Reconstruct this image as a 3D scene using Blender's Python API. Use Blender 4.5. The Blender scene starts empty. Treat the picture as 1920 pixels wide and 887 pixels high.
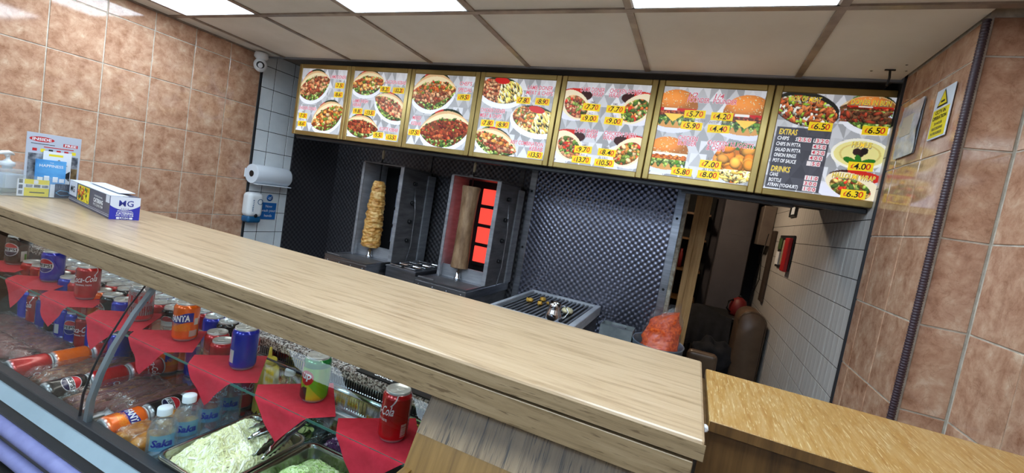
import bpy, bmesh, math, random
import numpy as np
from mathutils import Vector, Matrix, noise
random.seed(7)
PI = math.pi
H = 1.6                      # camera height above the floor; all z below are relative to it
C = bpy.context.scene.collection
SC = bpy.context.scene

# ------------------------------------------------------------------ camera, world, exposure
YAW, PITCH, ROLL, FPX = -0.390757541, -0.0760710608, -0.166842827, 822.07
def cam_axes():
    f = Vector((math.sin(YAW)*math.cos(PITCH), math.cos(YAW)*math.cos(PITCH), math.sin(PITCH)))
    rt = Vector((math.cos(YAW), -math.sin(YAW), 0)); dn = f.cross(rt)
    c, s = math.cos(ROLL), math.sin(ROLL)
    return c*rt+s*dn, -s*rt+c*dn, f
cr, cd, cf = cam_axes()
cam = bpy.data.objects.new('camera', bpy.data.cameras.new('camera')); C.objects.link(cam)
cam.matrix_world = Matrix(((cr.x, -cd.x, -cf.x, 0), (cr.y, -cd.y, -cf.y, 0), (cr.z, -cd.z, -cf.z, H), (0, 0, 0, 1)))
cam.data.sensor_fit = 'HORIZONTAL'; cam.data.sensor_width = 36; cam.data.lens = FPX/1920*36
cam.data.clip_start = 0.02; cam.data.clip_end = 60
SC.camera = cam
SC.view_settings.view_transform = 'Standard'; SC.view_settings.look = 'None'
SC.view_settings.gamma = 1; SC.view_settings.use_curve_mapping = False
SC.view_settings.exposure = 0.38
SC.cycles.transparent_max_bounces = 40
LIGHT_PANEL = 10.2            # emission of the ceiling panels
REAR_LAMP = 130.0
CASE_STRIP = 6.5
MENU_GLOW = 0.40
w = bpy.data.worlds.new('world'); SC.world = w; w.use_nodes = True
w.node_tree.nodes['Background'].inputs[0].default_value = (0.42, 0.55, 0.85, 1)
w.node_tree.nodes['Background'].inputs[1].default_value = 1.0

# ------------------------------------------------------------------ colour and material helpers
def lin(c):
    return tuple((x/12.92 if x <= 0.04045 else ((x+0.055)/1.055)**2.4) for x in c)
def rgb(r, g, b): return lin((r/255, g/255, b/255))
class N:
    def __init__(s, name):
        s.m = bpy.data.materials.new(name); s.m.use_nodes = True; s.t = s.m.node_tree
        s.b = s.t.nodes['Principled BSDF']; s.out = s.t.nodes['Material Output']
    def n(s, typ, **kw):
        x = s.t.nodes.new(typ)
        for k, v in kw.items():
            if k in ('ins',):
                for a, b in v.items(): x.inputs[a].default_value = b
            else: setattr(x, k, v)
        return x
    def l(s, a, b): s.t.links.new(a, b)
def c4(c): return (c[0], c[1], c[2], 1)
def mat(name, col, rough=0.5, metal=0, emis=0, spec=0.5, coat=0, alpha=None):
    k = N(name); b = k.b
    b.inputs['Base Color'].default_value = c4(col); b.inputs['Roughness'].default_value = rough
    b.inputs['Metallic'].default_value = metal; b.inputs['Specular IOR Level'].default_value = spec
    if coat: b.inputs['Coat Weight'].default_value = coat; b.inputs['Coat Roughness'].default_value = 0.05
    if emis: b.inputs['Emission Color'].default_value = c4(col); b.inputs['Emission Strength'].default_value = emis
    # a little procedural unevenness of roughness on everything
    nz = k.n('ShaderNodeTexNoise', ins={'Scale': 24.0, 'Detail': 3.0}); tc = k.n('ShaderNodeTexCoord')
    k.l(tc.outputs['Object'], nz.inputs['Vector'])
    mr = k.n('ShaderNodeMapRange', ins={'To Min': max(0.02, rough*0.85), 'To Max': min(1, rough*1.2)})
    k.l(nz.outputs['Fac'], mr.inputs['Value']); k.l(mr.outputs['Result'], b.inputs['Roughness'])
    return k.m
def noisy(name, c1, c2, scale=8, rough=0.5, stretch=(1, 1, 1), detail=6, bump=0.0, metal=0, c3=None, p=(0.35, 0.65), rnd=True, coat=0, dist=0.0, bscale=None, spec=0.5):
    k = N(name); tc = k.n('ShaderNodeTexCoord'); mp = k.n('ShaderNodeMapping'); mp.inputs['Scale'].default_value = stretch
    if rnd:
        oi = k.n('ShaderNodeObjectInfo'); ml = k.n('ShaderNodeVectorMath', operation='SCALE'); ml.inputs[0].default_value = (13, 7, 17)
        k.l(oi.outputs['Random'], ml.inputs['Scale'])
        ad = k.n('ShaderNodeVectorMath', operation='ADD'); k.l(tc.outputs['Object'], ad.inputs[0]); k.l(ml.outputs[0], ad.inputs[1])
        k.l(ad.outputs[0], mp.inputs['Vector'])
    else: k.l(tc.outputs['Object'], mp.inputs['Vector'])
    nz = k.n('ShaderNodeTexNoise', ins={'Scale': scale, 'Detail': detail, 'Roughness': 0.6, 'Distortion': dist}); k.l(mp.outputs[0], nz.inputs['Vector'])
    r = k.n('ShaderNodeValToRGB'); r.color_ramp.elements[0].position = p[0]; r.color_ramp.elements[1].position = p[1]
    r.color_ramp.elements[0].color = c4(c1); r.color_ramp.elements[1].color = c4(c2)
    if c3: e = r.color_ramp.elements.new((p[0]+p[1])/2); e.color = c4(c3)
    k.l(nz.outputs['Fac'], r.inputs['Fac']); k.l(r.outputs['Color'], k.b.inputs['Base Color'])
    k.b.inputs['Roughness'].default_value = rough; k.b.inputs['Metallic'].default_value = metal
    k.b.inputs['Specular IOR Level'].default_value = spec
    if coat: k.b.inputs['Coat Weight'].default_value = coat; k.b.inputs['Coat Roughness'].default_value = 0.04
    if bump:
        bp = k.n('ShaderNodeBump', ins={'Strength': bump, 'Distance': 0.002})
        if bscale:
            n2 = k.n('ShaderNodeTexNoise', ins={'Scale': bscale, 'Detail': 3}); k.l(mp.outputs[0], n2.inputs['Vector']); k.l(n2.outputs['Fac'], bp.inputs['Height'])
        else: k.l(nz.outputs['Fac'], bp.inputs['Height'])
        k.l(bp.outputs[0], k.b.inputs['Normal'])
    return k.m
def vcol(name, rough=0.35, metal=0, emis=0, coat=0, spec=0.5):
    k = N(name); a = k.n('ShaderNodeAttribute', attribute_name='Col')
    k.l(a.outputs['Color'], k.b.inputs['Base Color']); k.b.inputs['Roughness'].default_value = rough; k.b.inputs['Metallic'].default_value = metal
    k.b.inputs['Specular IOR Level'].default_value = spec
    if coat: k.b.inputs['Coat Weight'].default_value = coat; k.b.inputs['Coat Roughness'].default_value = 0.06
    if emis: k.l(a.outputs['Color'], k.b.inputs['Emission Color']); k.b.inputs['Emission Strength'].default_value = emis
    return k.m
def glass(name, tint=(0.93, 0.98, 0.97), gloss=(1, 1, 1), ior=1.28, bump=0, bscale=20, rough=0.01, haze=0.0, stretch=(1, 1, 1), hazecol=(0.8, 0.85, 0.9), minr=0.0):
    k = N(name); t = k.t; t.nodes.remove(k.b)
    tr = k.n('ShaderNodeBsdfTransparent'); tr.inputs[0].default_value = c4(tint)
    gl = k.n('ShaderNodeBsdfGlossy'); gl.inputs['Color'].default_value = c4(gloss); gl.inputs['Roughness'].default_value = rough
    ge = k.n('ShaderNodeNewGeometry'); dt = k.n('ShaderNodeVectorMath', operation='DOT_PRODUCT')
    k.l(ge.outputs['Normal'], dt.inputs[0]); k.l(ge.outputs['Incoming'], dt.inputs[1])
    def mth(o, a, b=None, rev=False):
        m = k.n('ShaderNodeMath', operation=o)
        if isinstance(a, float): m.inputs[0].default_value = a
        else: k.l(a, m.inputs[0])
        if b is not None:
            if isinstance(b, float): m.inputs[1].default_value = b
            else: k.l(b, m.inputs[1])
        return m.outputs[0]
    f0 = ((ior-1)/(ior+1))**2
    sch = mth('ADD', mth('MULTIPLY', mth('POWER', mth('SUBTRACT', 1.0, mth('ABSOLUTE', dt.outputs['Value'])), 5.0), 1-f0), f0)
    mx = k.n('ShaderNodeMixShader')
    src = sch
    if minr:
        mm = k.n('ShaderNodeMath', operation='MAXIMUM'); mm.inputs[1].default_value = minr; k.l(src, mm.inputs[0]); src = mm.outputs[0]
    k.l(src, mx.inputs[0]); k.l(tr.outputs[0], mx.inputs[1]); k.l(gl.outputs[0], mx.inputs[2])
    if bump:
        tc = k.n('ShaderNodeTexCoord'); mp = k.n('ShaderNodeMapping'); mp.inputs['Scale'].default_value = stretch
        k.l(tc.outputs['Object'], mp.inputs['Vector'])
        nz = k.n('ShaderNodeTexNoise', ins={'Scale': bscale, 'Detail': 4, 'Distortion': 1.5}); k.l(mp.outputs[0], nz.inputs['Vector'])
        bp = k.n('ShaderNodeBump', ins={'Strength': bump, 'Distance': 0.01}); k.l(nz.outputs['Fac'], bp.inputs['Height'])
        k.l(bp.outputs[0], gl.inputs['Normal']); k.l(bp.outputs[0], dt.inputs[0])
    last = mx
    if haze:
        df = k.n('ShaderNodeBsdfDiffuse'); df.inputs[0].default_value = c4(hazecol)
        m2 = k.n('ShaderNodeMixShader'); m2.inputs[0].default_value = haze
        k.l(mx.outputs[0], m2.inputs[1]); k.l(df.outputs[0], m2.inputs[2]); last = m2
    k.l(last.outputs[0], k.out.inputs['Surface'])
    return k.m

M = {}
def terracotta():
    k = N('terracotta_glaze'); tc = k.n('ShaderNodeTexCoord'); oi = k.n('ShaderNodeObjectInfo')
    ml = k.n('ShaderNodeVectorMath', operation='SCALE'); ml.inputs[0].default_value = (13, 7, 17); k.l(oi.outputs['Random'], ml.inputs['Scale'])
    ad = k.n('ShaderNodeVectorMath', operation='ADD'); k.l(tc.outputs['Object'], ad.inputs[0]); k.l(ml.outputs[0], ad.inputs[1])
    n1 = k.n('ShaderNodeTexNoise', ins={'Scale': 17, 'Detail': 9, 'Roughness': 0.68, 'Distortion': 0.25}); k.l(ad.outputs[0], n1.inputs['Vector'])
    r = k.n('ShaderNodeValToRGB'); e = r.color_ramp.elements
    e[0].position = 0.30; e[0].color = c4(rgb(150, 104, 78)); e[1].position = 0.72; e[1].color = c4(rgb(216, 186, 160))
    x = e.new(0.47); x.color = c4(rgb(184, 140, 113)); x = e.new(0.58); x.color = c4(rgb(198, 158, 130))
    k.l(n1.outputs['Fac'], r.inputs['Fac'])
    n2 = k.n('ShaderNodeTexNoise', ins={'Scale': 20, 'Detail': 7, 'Distortion': 0.9}); k.l(ad.outputs[0], n2.inputs['Vector'])
    r2 = k.n('ShaderNodeValToRGB'); r2.color_ramp.elements[0].position = 0.485; r2.color_ramp.elements[1].position = 0.515
    r2.color_ramp.elements[0].color = (1, 1, 1, 1); r2.color_ramp.elements[1].color = (1, 1, 1, 1)
    x = r2.color_ramp.elements.new(0.5); x.color = (0.72, 0.66, 0.62, 1)
    k.l(n2.outputs['Fac'], r2.inputs['Fac'])
    mx = k.n('ShaderNodeMix', data_type='RGBA', blend_type='MULTIPLY'); mx.inputs[0].default_value = 0.6
    k.l(r.outputs[0], mx.inputs[6]); k.l(r2.outputs[0], mx.inputs[7]); k.l(mx.outputs[2], k.b.inputs['Base Color'])
    k.b.inputs['Roughness'].default_value = 0.07; k.b.inputs['Specular IOR Level'].default_value = 0.65
    return k.m
M['terracotta'] = terracotta()
M['grout'] = noisy('light_grout', rgb(176, 164, 148), rgb(214, 204, 188), 30, 0.9, bump=0.2)
M['dark_grout'] = noisy('dark_grout', rgb(16, 16, 18), rgb(34, 33, 34), 30, 0.9)
M['white_tile'] = noisy('white_glazed_tile', rgb(216, 222, 226), rgb(232, 236, 238), 6, 0.15)
def ribbed():
    k = N('ribbed_white_tile'); tc = k.n('ShaderNodeTexCoord'); sp = k.n('ShaderNodeSeparateXYZ'); k.l(tc.outputs['Object'], sp.inputs[0])
    m1 = k.n('ShaderNodeMath', operation='MULTIPLY'); m1.inputs[1].default_value = 2*PI/0.0606; k.l(sp.outputs['Y'], m1.inputs[0])
    s = k.n('ShaderNodeMath', operation='SINE'); k.l(m1.outputs[0], s.inputs[0])
    r = k.n('ShaderNodeValToRGB'); r.color_ramp.elements[0].position = 0.955; r.color_ramp.elements[1].position = 0.99
    r.color_ramp.elements[0].color = c4(rgb(196, 192, 188)); r.color_ramp.elements[1].color = c4(rgb(232, 230, 226))
    k.l(s.outputs[0], r.inputs['Fac']); k.l(r.outputs[0], k.b.inputs['Base Color'])
    bp = k.n('ShaderNodeBump', ins={'Strength': 0.5, 'Distance': 0.001}); k.l(s.outputs[0], bp.inputs['Height']); k.l(bp.outputs[0], k.b.inputs['Normal'])
    k.b.inputs['Roughness'].default_value = 0.32
    return k.m
M['ribbed'] = ribbed()
M['plaster'] = noisy('painted_wall', rgb(112, 102, 92), rgb(126, 116, 104), 5, 0.9)
M['ceil'] = noisy('ceiling_vinyl_tile', rgb(228, 223, 212), rgb(238, 234, 225), 3, 0.62, bump=0.08, bscale=60)
M['tbar'] = noisy('ceiling_bar', rgb(124, 110, 100), rgb(160, 144, 130), 14, 0.35, stretch=(1, 1, 1), metal=0.3)
M['panel_on'] = mat('light_diffuser', (0.70, 0.86, 1.0), 0.5, emis=LIGHT_PANEL)
M['floor'] = noisy('beige_floor_tile', rgb(84, 74, 66), rgb(104, 92, 82), 7, 0.35)
def laminate(name, c1, c2, c3, ax='x', rough=0.35, sc=1.0, dark=None, bump=0.05, coat=0):
    k = N(name); tc = k.n('ShaderNodeTexCoord'); mp = k.n('ShaderNodeMapping')
    st = {'x': (1.1, 16, 16), 'y': (16, 1.1, 16), 'z': (16, 16, 1.1), 'yz': (20, 1.0, 1.0)}[ax]
    mp.inputs['Scale'].default_value = tuple(v*sc for v in st); k.l(tc.outputs['Object'], mp.inputs['Vector'])
    n1 = k.n('ShaderNodeTexNoise', ins={'Scale': 3.2, 'Detail': 8, 'Roughness': 0.68, 'Distortion': 0.5}); k.l(mp.outputs[0], n1.inputs['Vector'])
    r = k.n('ShaderNodeValToRGB'); e = r.color_ramp.elements; e[0].position = 0.28; e[0].color = c4(c1); e[1].position = 0.72; e[1].color = c4(c3)
    x = e.new(0.5); x.color = c4(c2); k.l(n1.outputs['Fac'], r.inputs['Fac']); colo = r.outputs[0]
    if dark:
        mp2 = k.n('ShaderNodeMapping'); mp2.inputs['Scale'].default_value = tuple(v*sc*2.6 for v in st); k.l(tc.outputs['Object'], mp2.inputs['Vector'])
        n2 = k.n('ShaderNodeTexNoise', ins={'Scale': 4.0, 'Detail': 4, 'Distortion': 0.9}); k.l(mp2.outputs[0], n2.inputs['Vector'])
        r2 = k.n('ShaderNodeValToRGB'); r2.color_ramp.elements[0].position = 0.58; r2.color_ramp.elements[1].position = 0.66
        r2.color_ramp.elements[0].color = (0, 0, 0, 1); r2.color_ramp.elements[1].color = (1, 1, 1, 1); k.l(n2.outputs['Fac'], r2.inputs['Fac'])
        mx = k.n('ShaderNodeMix', data_type='RGBA'); k.l(r2.outputs[0], mx.inputs[0]); k.l(colo, mx.inputs[6]); mx.inputs[7].default_value = c4(dark); colo = mx.outputs[2]
    k.l(colo, k.b.inputs['Base Color']); k.b.inputs['Roughness'].default_value = rough
    if coat: k.b.inputs['Coat Weight'].default_value = coat; k.b.inputs['Coat Roughness'].default_value = 0.2
    bp = k.n('ShaderNodeBump', ins={'Strength': bump, 'Distance': 0.001}); k.l(n1.outputs['Fac'], bp.inputs['Height']); k.l(bp.outputs[0], k.b.inputs['Normal'])
    return k.m
M['top'] = laminate('light_oak_laminate', rgb(128, 103, 74), rgb(174, 148, 117), rgb(186, 162, 133), rough=0.28, sc=1.5, bump=0.03)
M['fascia'] = laminate('shaded_oak_laminate', rgb(104, 84, 58), rgb(138, 116, 86), rgb(154, 132, 102), rough=0.42, sc=1.7, dark=rgb(100, 80, 56), bump=0.2)  # the worktop laminate again, with the shade of the front faces in its colour
M['flap'] = laminate('worn_varnished_oak', rgb(140, 94, 36), rgb(164, 124, 66), rgb(178, 146, 98), ax='y', rough=0.34, sc=2.6, dark=rgb(196, 172, 126), coat=0.15)
M['flap_side'] = laminate('dark_varnished_oak', rgb(58, 38, 18), rgb(92, 64, 32), rgb(112, 80, 44), ax='z', rough=0.35, bump=0.2)
M['cheek'] = laminate('rough_grained_oak', rgb(96, 74, 50), rgb(134, 110, 80), rgb(156, 132, 100), ax='yz', rough=0.32, sc=1.6, dark=rgb(58, 46, 34), bump=0.8)
M['cheek2'] = laminate('golden_oak_panel', rgb(96, 68, 30), rgb(126, 94, 46), rgb(142, 108, 58), ax='yz', rough=0.4, bump=0.3)
M['steel'] = noisy('brushed_steel', rgb(160, 162, 168), rgb(196, 198, 204), 5, 0.32, stretch=(1, 1, 12), metal=1)
M['dark_steel'] = noisy('greasy_steel', rgb(84, 82, 84), rgb(116, 114, 116), 5, 0.42, stretch=(1, 1, 6), metal=0.35)
M['dull_steel'] = noisy('dull_sheet_steel', rgb(128, 130, 136), rgb(156, 158, 164), 5, 0.5, stretch=(1, 1, 8), metal=0.35)
M['flap_steel'] = noisy('pale_sheet_steel', rgb(176, 180, 188), rgb(204, 208, 216), 5, 0.5, stretch=(1, 1, 8), metal=0.15)
M['bright_steel'] = noisy('polished_steel', rgb(176, 178, 182), rgb(206, 208, 212), 4, 0.12, metal=1)
M['gastro'] = noisy('pressed_steel_pan', rgb(166, 168, 160), rgb(200, 202, 196), 4, 0.2, metal=1)
def quilted(name, base, rough):
    k = N(name); tc = k.n('ShaderNodeTexCoord'); sp = k.n('ShaderNodeSeparateXYZ'); k.l(tc.outputs['Object'], sp.inputs[0])
    ad0 = k.n('ShaderNodeMath', operation='ADD'); k.l(sp.outputs['X'], ad0.inputs[0]); k.l(sp.outputs['Y'], ad0.inputs[1])
    P = 0.040
    def mul(src, v):
        m = k.n('ShaderNodeMath', operation='MULTIPLY'); m.inputs[1].default_value = v; k.l(src, m.inputs[0]); return m.outputs[0]
    def op(o, a, b=None):
        m = k.n('ShaderNodeMath', operation=o); k.l(a, m.inputs[0])
        if b is not None:
            if isinstance(b, float): m.inputs[1].default_value = b
            else: k.l(b, m.inputs[1])
        return m.outputs[0]
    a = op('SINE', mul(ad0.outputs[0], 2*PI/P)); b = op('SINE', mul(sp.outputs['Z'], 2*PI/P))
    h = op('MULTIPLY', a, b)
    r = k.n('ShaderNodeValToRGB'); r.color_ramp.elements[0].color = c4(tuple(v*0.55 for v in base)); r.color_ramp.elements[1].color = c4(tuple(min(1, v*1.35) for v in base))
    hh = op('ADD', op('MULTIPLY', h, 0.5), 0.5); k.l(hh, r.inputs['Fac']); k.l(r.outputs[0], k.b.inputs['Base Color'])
    bp = k.n('ShaderNodeBump', ins={'Strength': 0.55, 'Distance': 0.004}); k.l(hh, bp.inputs['Height']); k.l(bp.outputs[0], k.b.inputs['Normal'])
    k.b.inputs['Metallic'].default_value = 0.9; k.b.inputs['Roughness'].default_value = rough
    return k.m
M['quilt'] = quilted('quilted_steel', rgb(132, 132, 146), 0.26)
M['quilt_dark'] = quilted('shaded_quilted_steel', rgb(104, 102, 106), 0.45)  # same steel sheet where little light falls, the shade put into its colour
M['gold'] = noisy('satin_gold_metal', rgb(158, 134, 80), rgb(182, 158, 102), 4, 0.34, metal=0.8)
M['black'] = mat('black_plastic', rgb(22, 22, 24), 0.4)
M['rubber'] = mat('black_rubber', rgb(26, 26, 28), 0.6)
M['matt_black'] = mat('dark_void', rgb(14, 13, 14), 0.9)
M['white'] = mat('white_plastic', rgb(222, 224, 226), 0.35)
M['paper'] = mat('white_paper', rgb(214, 220, 228), 0.85)
M['blue_pl'] = mat('translucent_blue_plastic', rgb(24, 86, 128), 0.3)
M['glass'] = glass('clear_sheet_glass')
M['glass_edge'] = mat('green_glass_edge', rgb(60, 104, 96), 0.1)
M['bowl_glass'] = glass('moulded_glass', (0.9, 0.95, 0.95), ior=1.5, bump=0.15, bscale=30, minr=0.06)
M['acrylic'] = glass('clear_acrylic', (0.95, 0.96, 0.97), ior=1.45, haze=0.06)
M['film'] = glass('cling_film', (0.97, 0.97, 0.98), ior=1.9, bump=1.0, bscale=24, rough=0.035, haze=0.012, stretch=(1.6, 0.7, 1), minr=0.07)
M['pet'] = glass('clear_bottle_plastic', (0.86, 0.93, 0.97), ior=1.5, bump=0.3, bscale=40, rough=0.03, minr=0.07, haze=0.05)
M['red_nap'] = noisy('red_paper_napkin', rgb(184, 24, 48), rgb(196, 34, 58), 60, 0.9, bump=0.1)
M['alu'] = noisy('anodised_rail', rgb(120, 132, 140), rgb(140, 152, 160), 3, 0.3, metal=0.6)
M['alu_light'] = noisy('pale_rail_strip', rgb(150, 172, 184), rgb(164, 186, 198), 3, 0.35)
M['rail_dark'] = mat('dark_rubber_seal', rgb(44, 46, 50), 0.4)
M['lilac'] = noisy('lilac_bumper', rgb(128, 132, 184), rgb(140, 144, 196), 30, 0.45)
M['olive'] = noisy('olive_metal_panel', rgb(84, 80, 56), rgb(100, 96, 70), 6, 0.3, metal=0.4)
M['granite'] = None
def granite():
    k = N('speckled_granite'); tc = k.n('ShaderNodeTexCoord'); v = k.n('ShaderNodeTexVoronoi', ins={'Scale': 230.0}); k.l(tc.outputs['Object'], v.inputs['Vector'])
    r = k.n('ShaderNodeValToRGB'); r.color_ramp.interpolation = 'CONSTANT'; e = r.color_ramp.elements
    e[0].position = 0; e[0].color = c4(rgb(70, 64, 62)); e[1].position = 0.22; e[1].color = c4(rgb(150, 136, 128))
    for p, c in ((0.5, rgb(196, 190, 184)), (0.72, rgb(104, 92, 88)), (0.85, rgb(206, 200, 194))):
        x = e.new(p); x.color = c4(c)
    s = k.n('ShaderNodeSeparateColor'); k.l(v.outputs['Color'], s.inputs[0]); k.l(s.outputs[0], r.inputs['Fac']); k.l(r.outputs[0], k.b.inputs['Base Color'])
    k.b.inputs['Roughness'].default_value = 0.2
    return k.m
M['granite'] = granite()
M['vc'] = vcol('printed_surface', 0.4)
M['vc_can'] = vcol('printed_can', 0.22, metal=0.3, coat=0.5)
M['vc_menu'] = vcol('backlit_print', 0.35, emis=MENU_GLOW, spec=0.3)
def ink(name, c, glow=0):
    return mat(name, c, 0.5, emis=glow)
G = MENU_GLOW
M['ink_pink'] = ink('pink_lettering', rgb(206, 92, 112), G*0.8); M['ink_white'] = ink('white_lettering', rgb(236, 236, 240), G)
M['ink_yel'] = ink('yellow_lettering', rgb(236, 206, 60), G*0.9); M['stick_yel'] = ink('yellow_sticker', rgb(250, 212, 24), G*0.75)
M['ink_black'] = ink('black_digits', rgb(18, 16, 16)); M['ink_red'] = ink('red_digits', rgb(204, 40, 30), 0.3)
M['ink_grey'] = ink('grey_small_print', rgb(150, 140, 140), G*0.4)
M['stick_white'] = ink('white_digit_box', rgb(232, 220, 220), G*0.8); M['ink_crim'] = ink('crimson_digits', rgb(196, 30, 60), 0.3)
M['p_white'] = ink('white_print', rgb(228, 230, 234)); M['p_black'] = ink('black_print', rgb(20, 20, 24)); M['p_red'] = ink('red_print', rgb(196, 28, 34))
M['p_blue'] = ink('blue_print', rgb(28, 40, 130)); M['p_yel'] = ink('yellow_print', rgb(236, 214, 40)); M['p_cyan'] = ink('light_blue_print', rgb(90, 176, 226))
M['p_silver'] = mat('silver_print', rgb(200, 204, 210), 0.3, metal=0.4)
M['lid'] = noisy('can_lid_aluminium', rgb(200, 204, 204), rgb(224, 228, 228), 6, 0.3, metal=0.45)

# ------------------------------------------------------------------ mesh helpers
class MB:
    def __init__(s): s.v = []; s.f = []; s.m = []; s.sm = []; s.cols = None
    def add(s, vs, fs, m=0, sm=False):
        vs = list(vs); fs = list(fs); b = len(s.v); s.v += [tuple(x) for x in vs]
        for f in fs: s.f.append([i+b for i in f]); s.m.append(m); s.sm.append(sm)
        return s
    def box(s, x0, x1, y0, y1, z0, z1, m=0, ch=0.0, R=None, o=(0, 0, 0)):
        if ch:
            bm = bmesh.new(); bmesh.ops.create_cube(bm, size=1)
            for v in bm.verts: v.co = Vector(((x0+x1)/2+v.co.x*(x1-x0), (y0+y1)/2+v.co.y*(y1-y0), (z0+z1)/2+v.co.z*(z1-z0)))
            bmesh.ops.bevel(bm, geom=bm.edges[:], offset=ch, segments=5 if ch > 0.012 else 2 if ch > 0.004 else 1, affect='EDGES', profile=0.5)
            bm.verts.index_update(); vs = [v.co.copy() for v in bm.verts]; fs = [[v.index for v in f.verts] for f in bm.faces]; bm.free()
        else:
            vs = [Vector((x, y, z)) for x in (x0, x1) for y in (y0, y1) for z in (z0, z1)]
            fs = [(0, 1, 3, 2), (4, 6, 7, 5), (0, 4, 5, 1), (2, 3, 7, 6), (0, 2, 6, 4), (1, 5, 7, 3)]
        if R is not None: vs = [R @ v for v in vs]
        return s.add([(v[0]+o[0], v[1]+o[1], v[2]+o[2]) for v in vs], fs, m, False)
    def lathe(s, prof, n=24, o=(0, 0, 0), m=0, sm=True, R=None, cap=True, mf=None):
        vs = []; fs = []; ms = []
        for r, z in prof:
            for i in range(n):
                a = 2*PI*i/n; p = Vector((r*math.cos(a), r*math.sin(a), z))
                if R is not None: p = R @ p
                vs.append((p[0]+o[0], p[1]+o[1], p[2]+o[2]))
        b = len(s.v); s.v += vs
        for j in range(len(prof)-1):
            mm = m if mf is None else mf(j)
            for i in range(n):
                k = (i+1) % n
                s.f.append([b+j*n+i, b+j*n+k, b+(j+1)*n+k, b+(j+1)*n+i]); s.m.append(mm); s.sm.append(sm)
        if cap:
            if prof[0][0] > 1e-5: s.f.append([b+i for i in range(n)][::-1]); s.m.append(m if mf is None else mf(0)); s.sm.append(False)
            if prof[-1][0] > 1e-5: s.f.append([b+(len(prof)-1)*n+i for i in range(n)]); s.m.append(m if mf is None else mf(len(prof)-2)); s.sm.append(False)
        return s
    def tube(s, pts, r, n=8, m=0, sm=True):
        pts = [Vector(p) for p in pts]; rings = []
        up = Vector((0, 0, 1))
        for i, p in enumerate(pts):
            d = (pts[min(i+1, len(pts)-1)]-pts[max(i-1, 0)]).normalized()
            u = up if abs(d.dot(up)) < 0.95 else Vector((1, 0, 0))
            a = d.cross(u).normalized(); b2 = d.cross(a).normalized()
            rr = r[i] if isinstance(r, (list, tuple)) else r
            rings.append([p+a*rr*math.cos(2*PI*k/n)+b2*rr*math.sin(2*PI*k/n) for k in range(n)])
        vs = [v for g in rings for v in g]; fs = []
        for i in range(len(pts)-1):
            for k in range(n):
                k2 = (k+1) % n; fs.append((i*n+k, i*n+k2, (i+1)*n+k2, (i+1)*n+k))
        s.add(vs, fs, m, sm)
        s.add(rings[0], [list(range(n))[::-1]], m); s.add(rings[-1], [list(range(n))], m)
        return s
    def prism(s, pts, d, m=0, sm=False):
        pts = [Vector(p) for p in pts]; d = Vector(d); n = len(pts)
        vs = pts+[p+d for p in pts]
        fs = [list(range(n))[::-1], list(range(n, 2*n))]+[(i, (i+1) % n, n+(i+1) % n, n+i) for i in range(n)]
        return s.add(vs, fs, m, sm)
    def grid(s, fn, nu, nv, m=0, sm=True):
        vs = [fn(i/nu, j/nv) for j in range(nv+1) for i in range(nu+1)]
        fs = [(j*(nu+1)+i, j*(nu+1)+i+1, (j+1)*(nu+1)+i+1, (j+1)*(nu+1)+i) for j in range(nv) for i in range(nu)]
        return s.add(vs, fs, m, sm)
    def blob(s, c, r, seed=0, amp=0.2, fr=1.0, nu=14, nv=9, m=0, R=None, sq=1.0):
        rx, ry, rz = r; vs = []; fs = []
        for j in range(nv+1):
            ph = -PI/2+PI*j/nv
            for i in range(nu):
                th = 2*PI*i/nu
                d = Vector((math.cos(ph)*math.cos(th), math.cos(ph)*math.sin(th), math.sin(ph)))
                k = 1+amp*noise.noise(d*fr*1.7+Vector((seed*3.1, seed*1.7, seed)))
                p = Vector((d.x*rx*k, d.y*ry*k, d.z*rz*k))
                if R is not None: p = R @ p
                vs.append((p[0]+c[0], p[1]+c[1], p[2]+c[2]))
        for j in range(nv):
            for i in range(nu):
                k2 = (i+1) % nu; fs.append((j*nu+i, j*nu+k2, (j+1)*nu+k2, (j+1)*nu+i))
        return s.add(vs, fs, m, True)
    def mesh(s, name, mats, cols=None):
        me = bpy.data.meshes.new(name); me.from_pydata(s.v, [], s.f)
        for x in mats: me.materials.append(x)
        me.polygons.foreach_set('material_index', s.m); me.polygons.foreach_set('use_smooth', s.sm)
        if cols is not None:
            a = me.color_attributes.new('Col', 'FLOAT_COLOR', 'POINT'); c = np.ones((len(s.v), 4), dtype=np.float32); c[:, :3] = cols
            a.data.foreach_set('color', c.ravel())
        bm = bmesh.new(); bm.from_mesh(me); bmesh.ops.remove_doubles(bm, verts=bm.verts[:], dist=1e-6) if cols is None else None
        bmesh.ops.recalc_face_normals(bm, faces=bm.faces[:]) if cols is None else None
        bm.to_mesh(me); bm.free(); me.update()
        return me
def mats_of(ms): return [M[x] if isinstance(x, str) else x for x in (ms if isinstance(ms, (list, tuple)) else [ms])]
def tag(o, label=None, cat=None, group=None, kind=None):
    if label: o['label'] = label
    if cat: o['category'] = cat
    if group: o['group'] = group
    if kind: o['kind'] = kind
    return o
def thing(name, label, cat, loc=(0, 0, 0), rz=0, group=None):
    o = bpy.data.objects.new(name, None); C.objects.link(o); o.empty_display_size = 0.05
    o.location = (loc[0], loc[1], loc[2]+H); o.rotation_euler = (0, 0, rz)
    return tag(o, label, cat, group)
def part(mb, name, ms, parent, loc=(0, 0, 0), rot=None, label=None, cols=None, kind=None):
    me = mb.mesh(name, mats_of(ms), cols) if isinstance(mb, MB) else mb
    o = bpy.data.objects.new(name, me); C.objects.link(o); o.parent = parent; o.location = loc
    if rot: o.rotation_euler = rot
    return tag(o, label, kind=kind)
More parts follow.
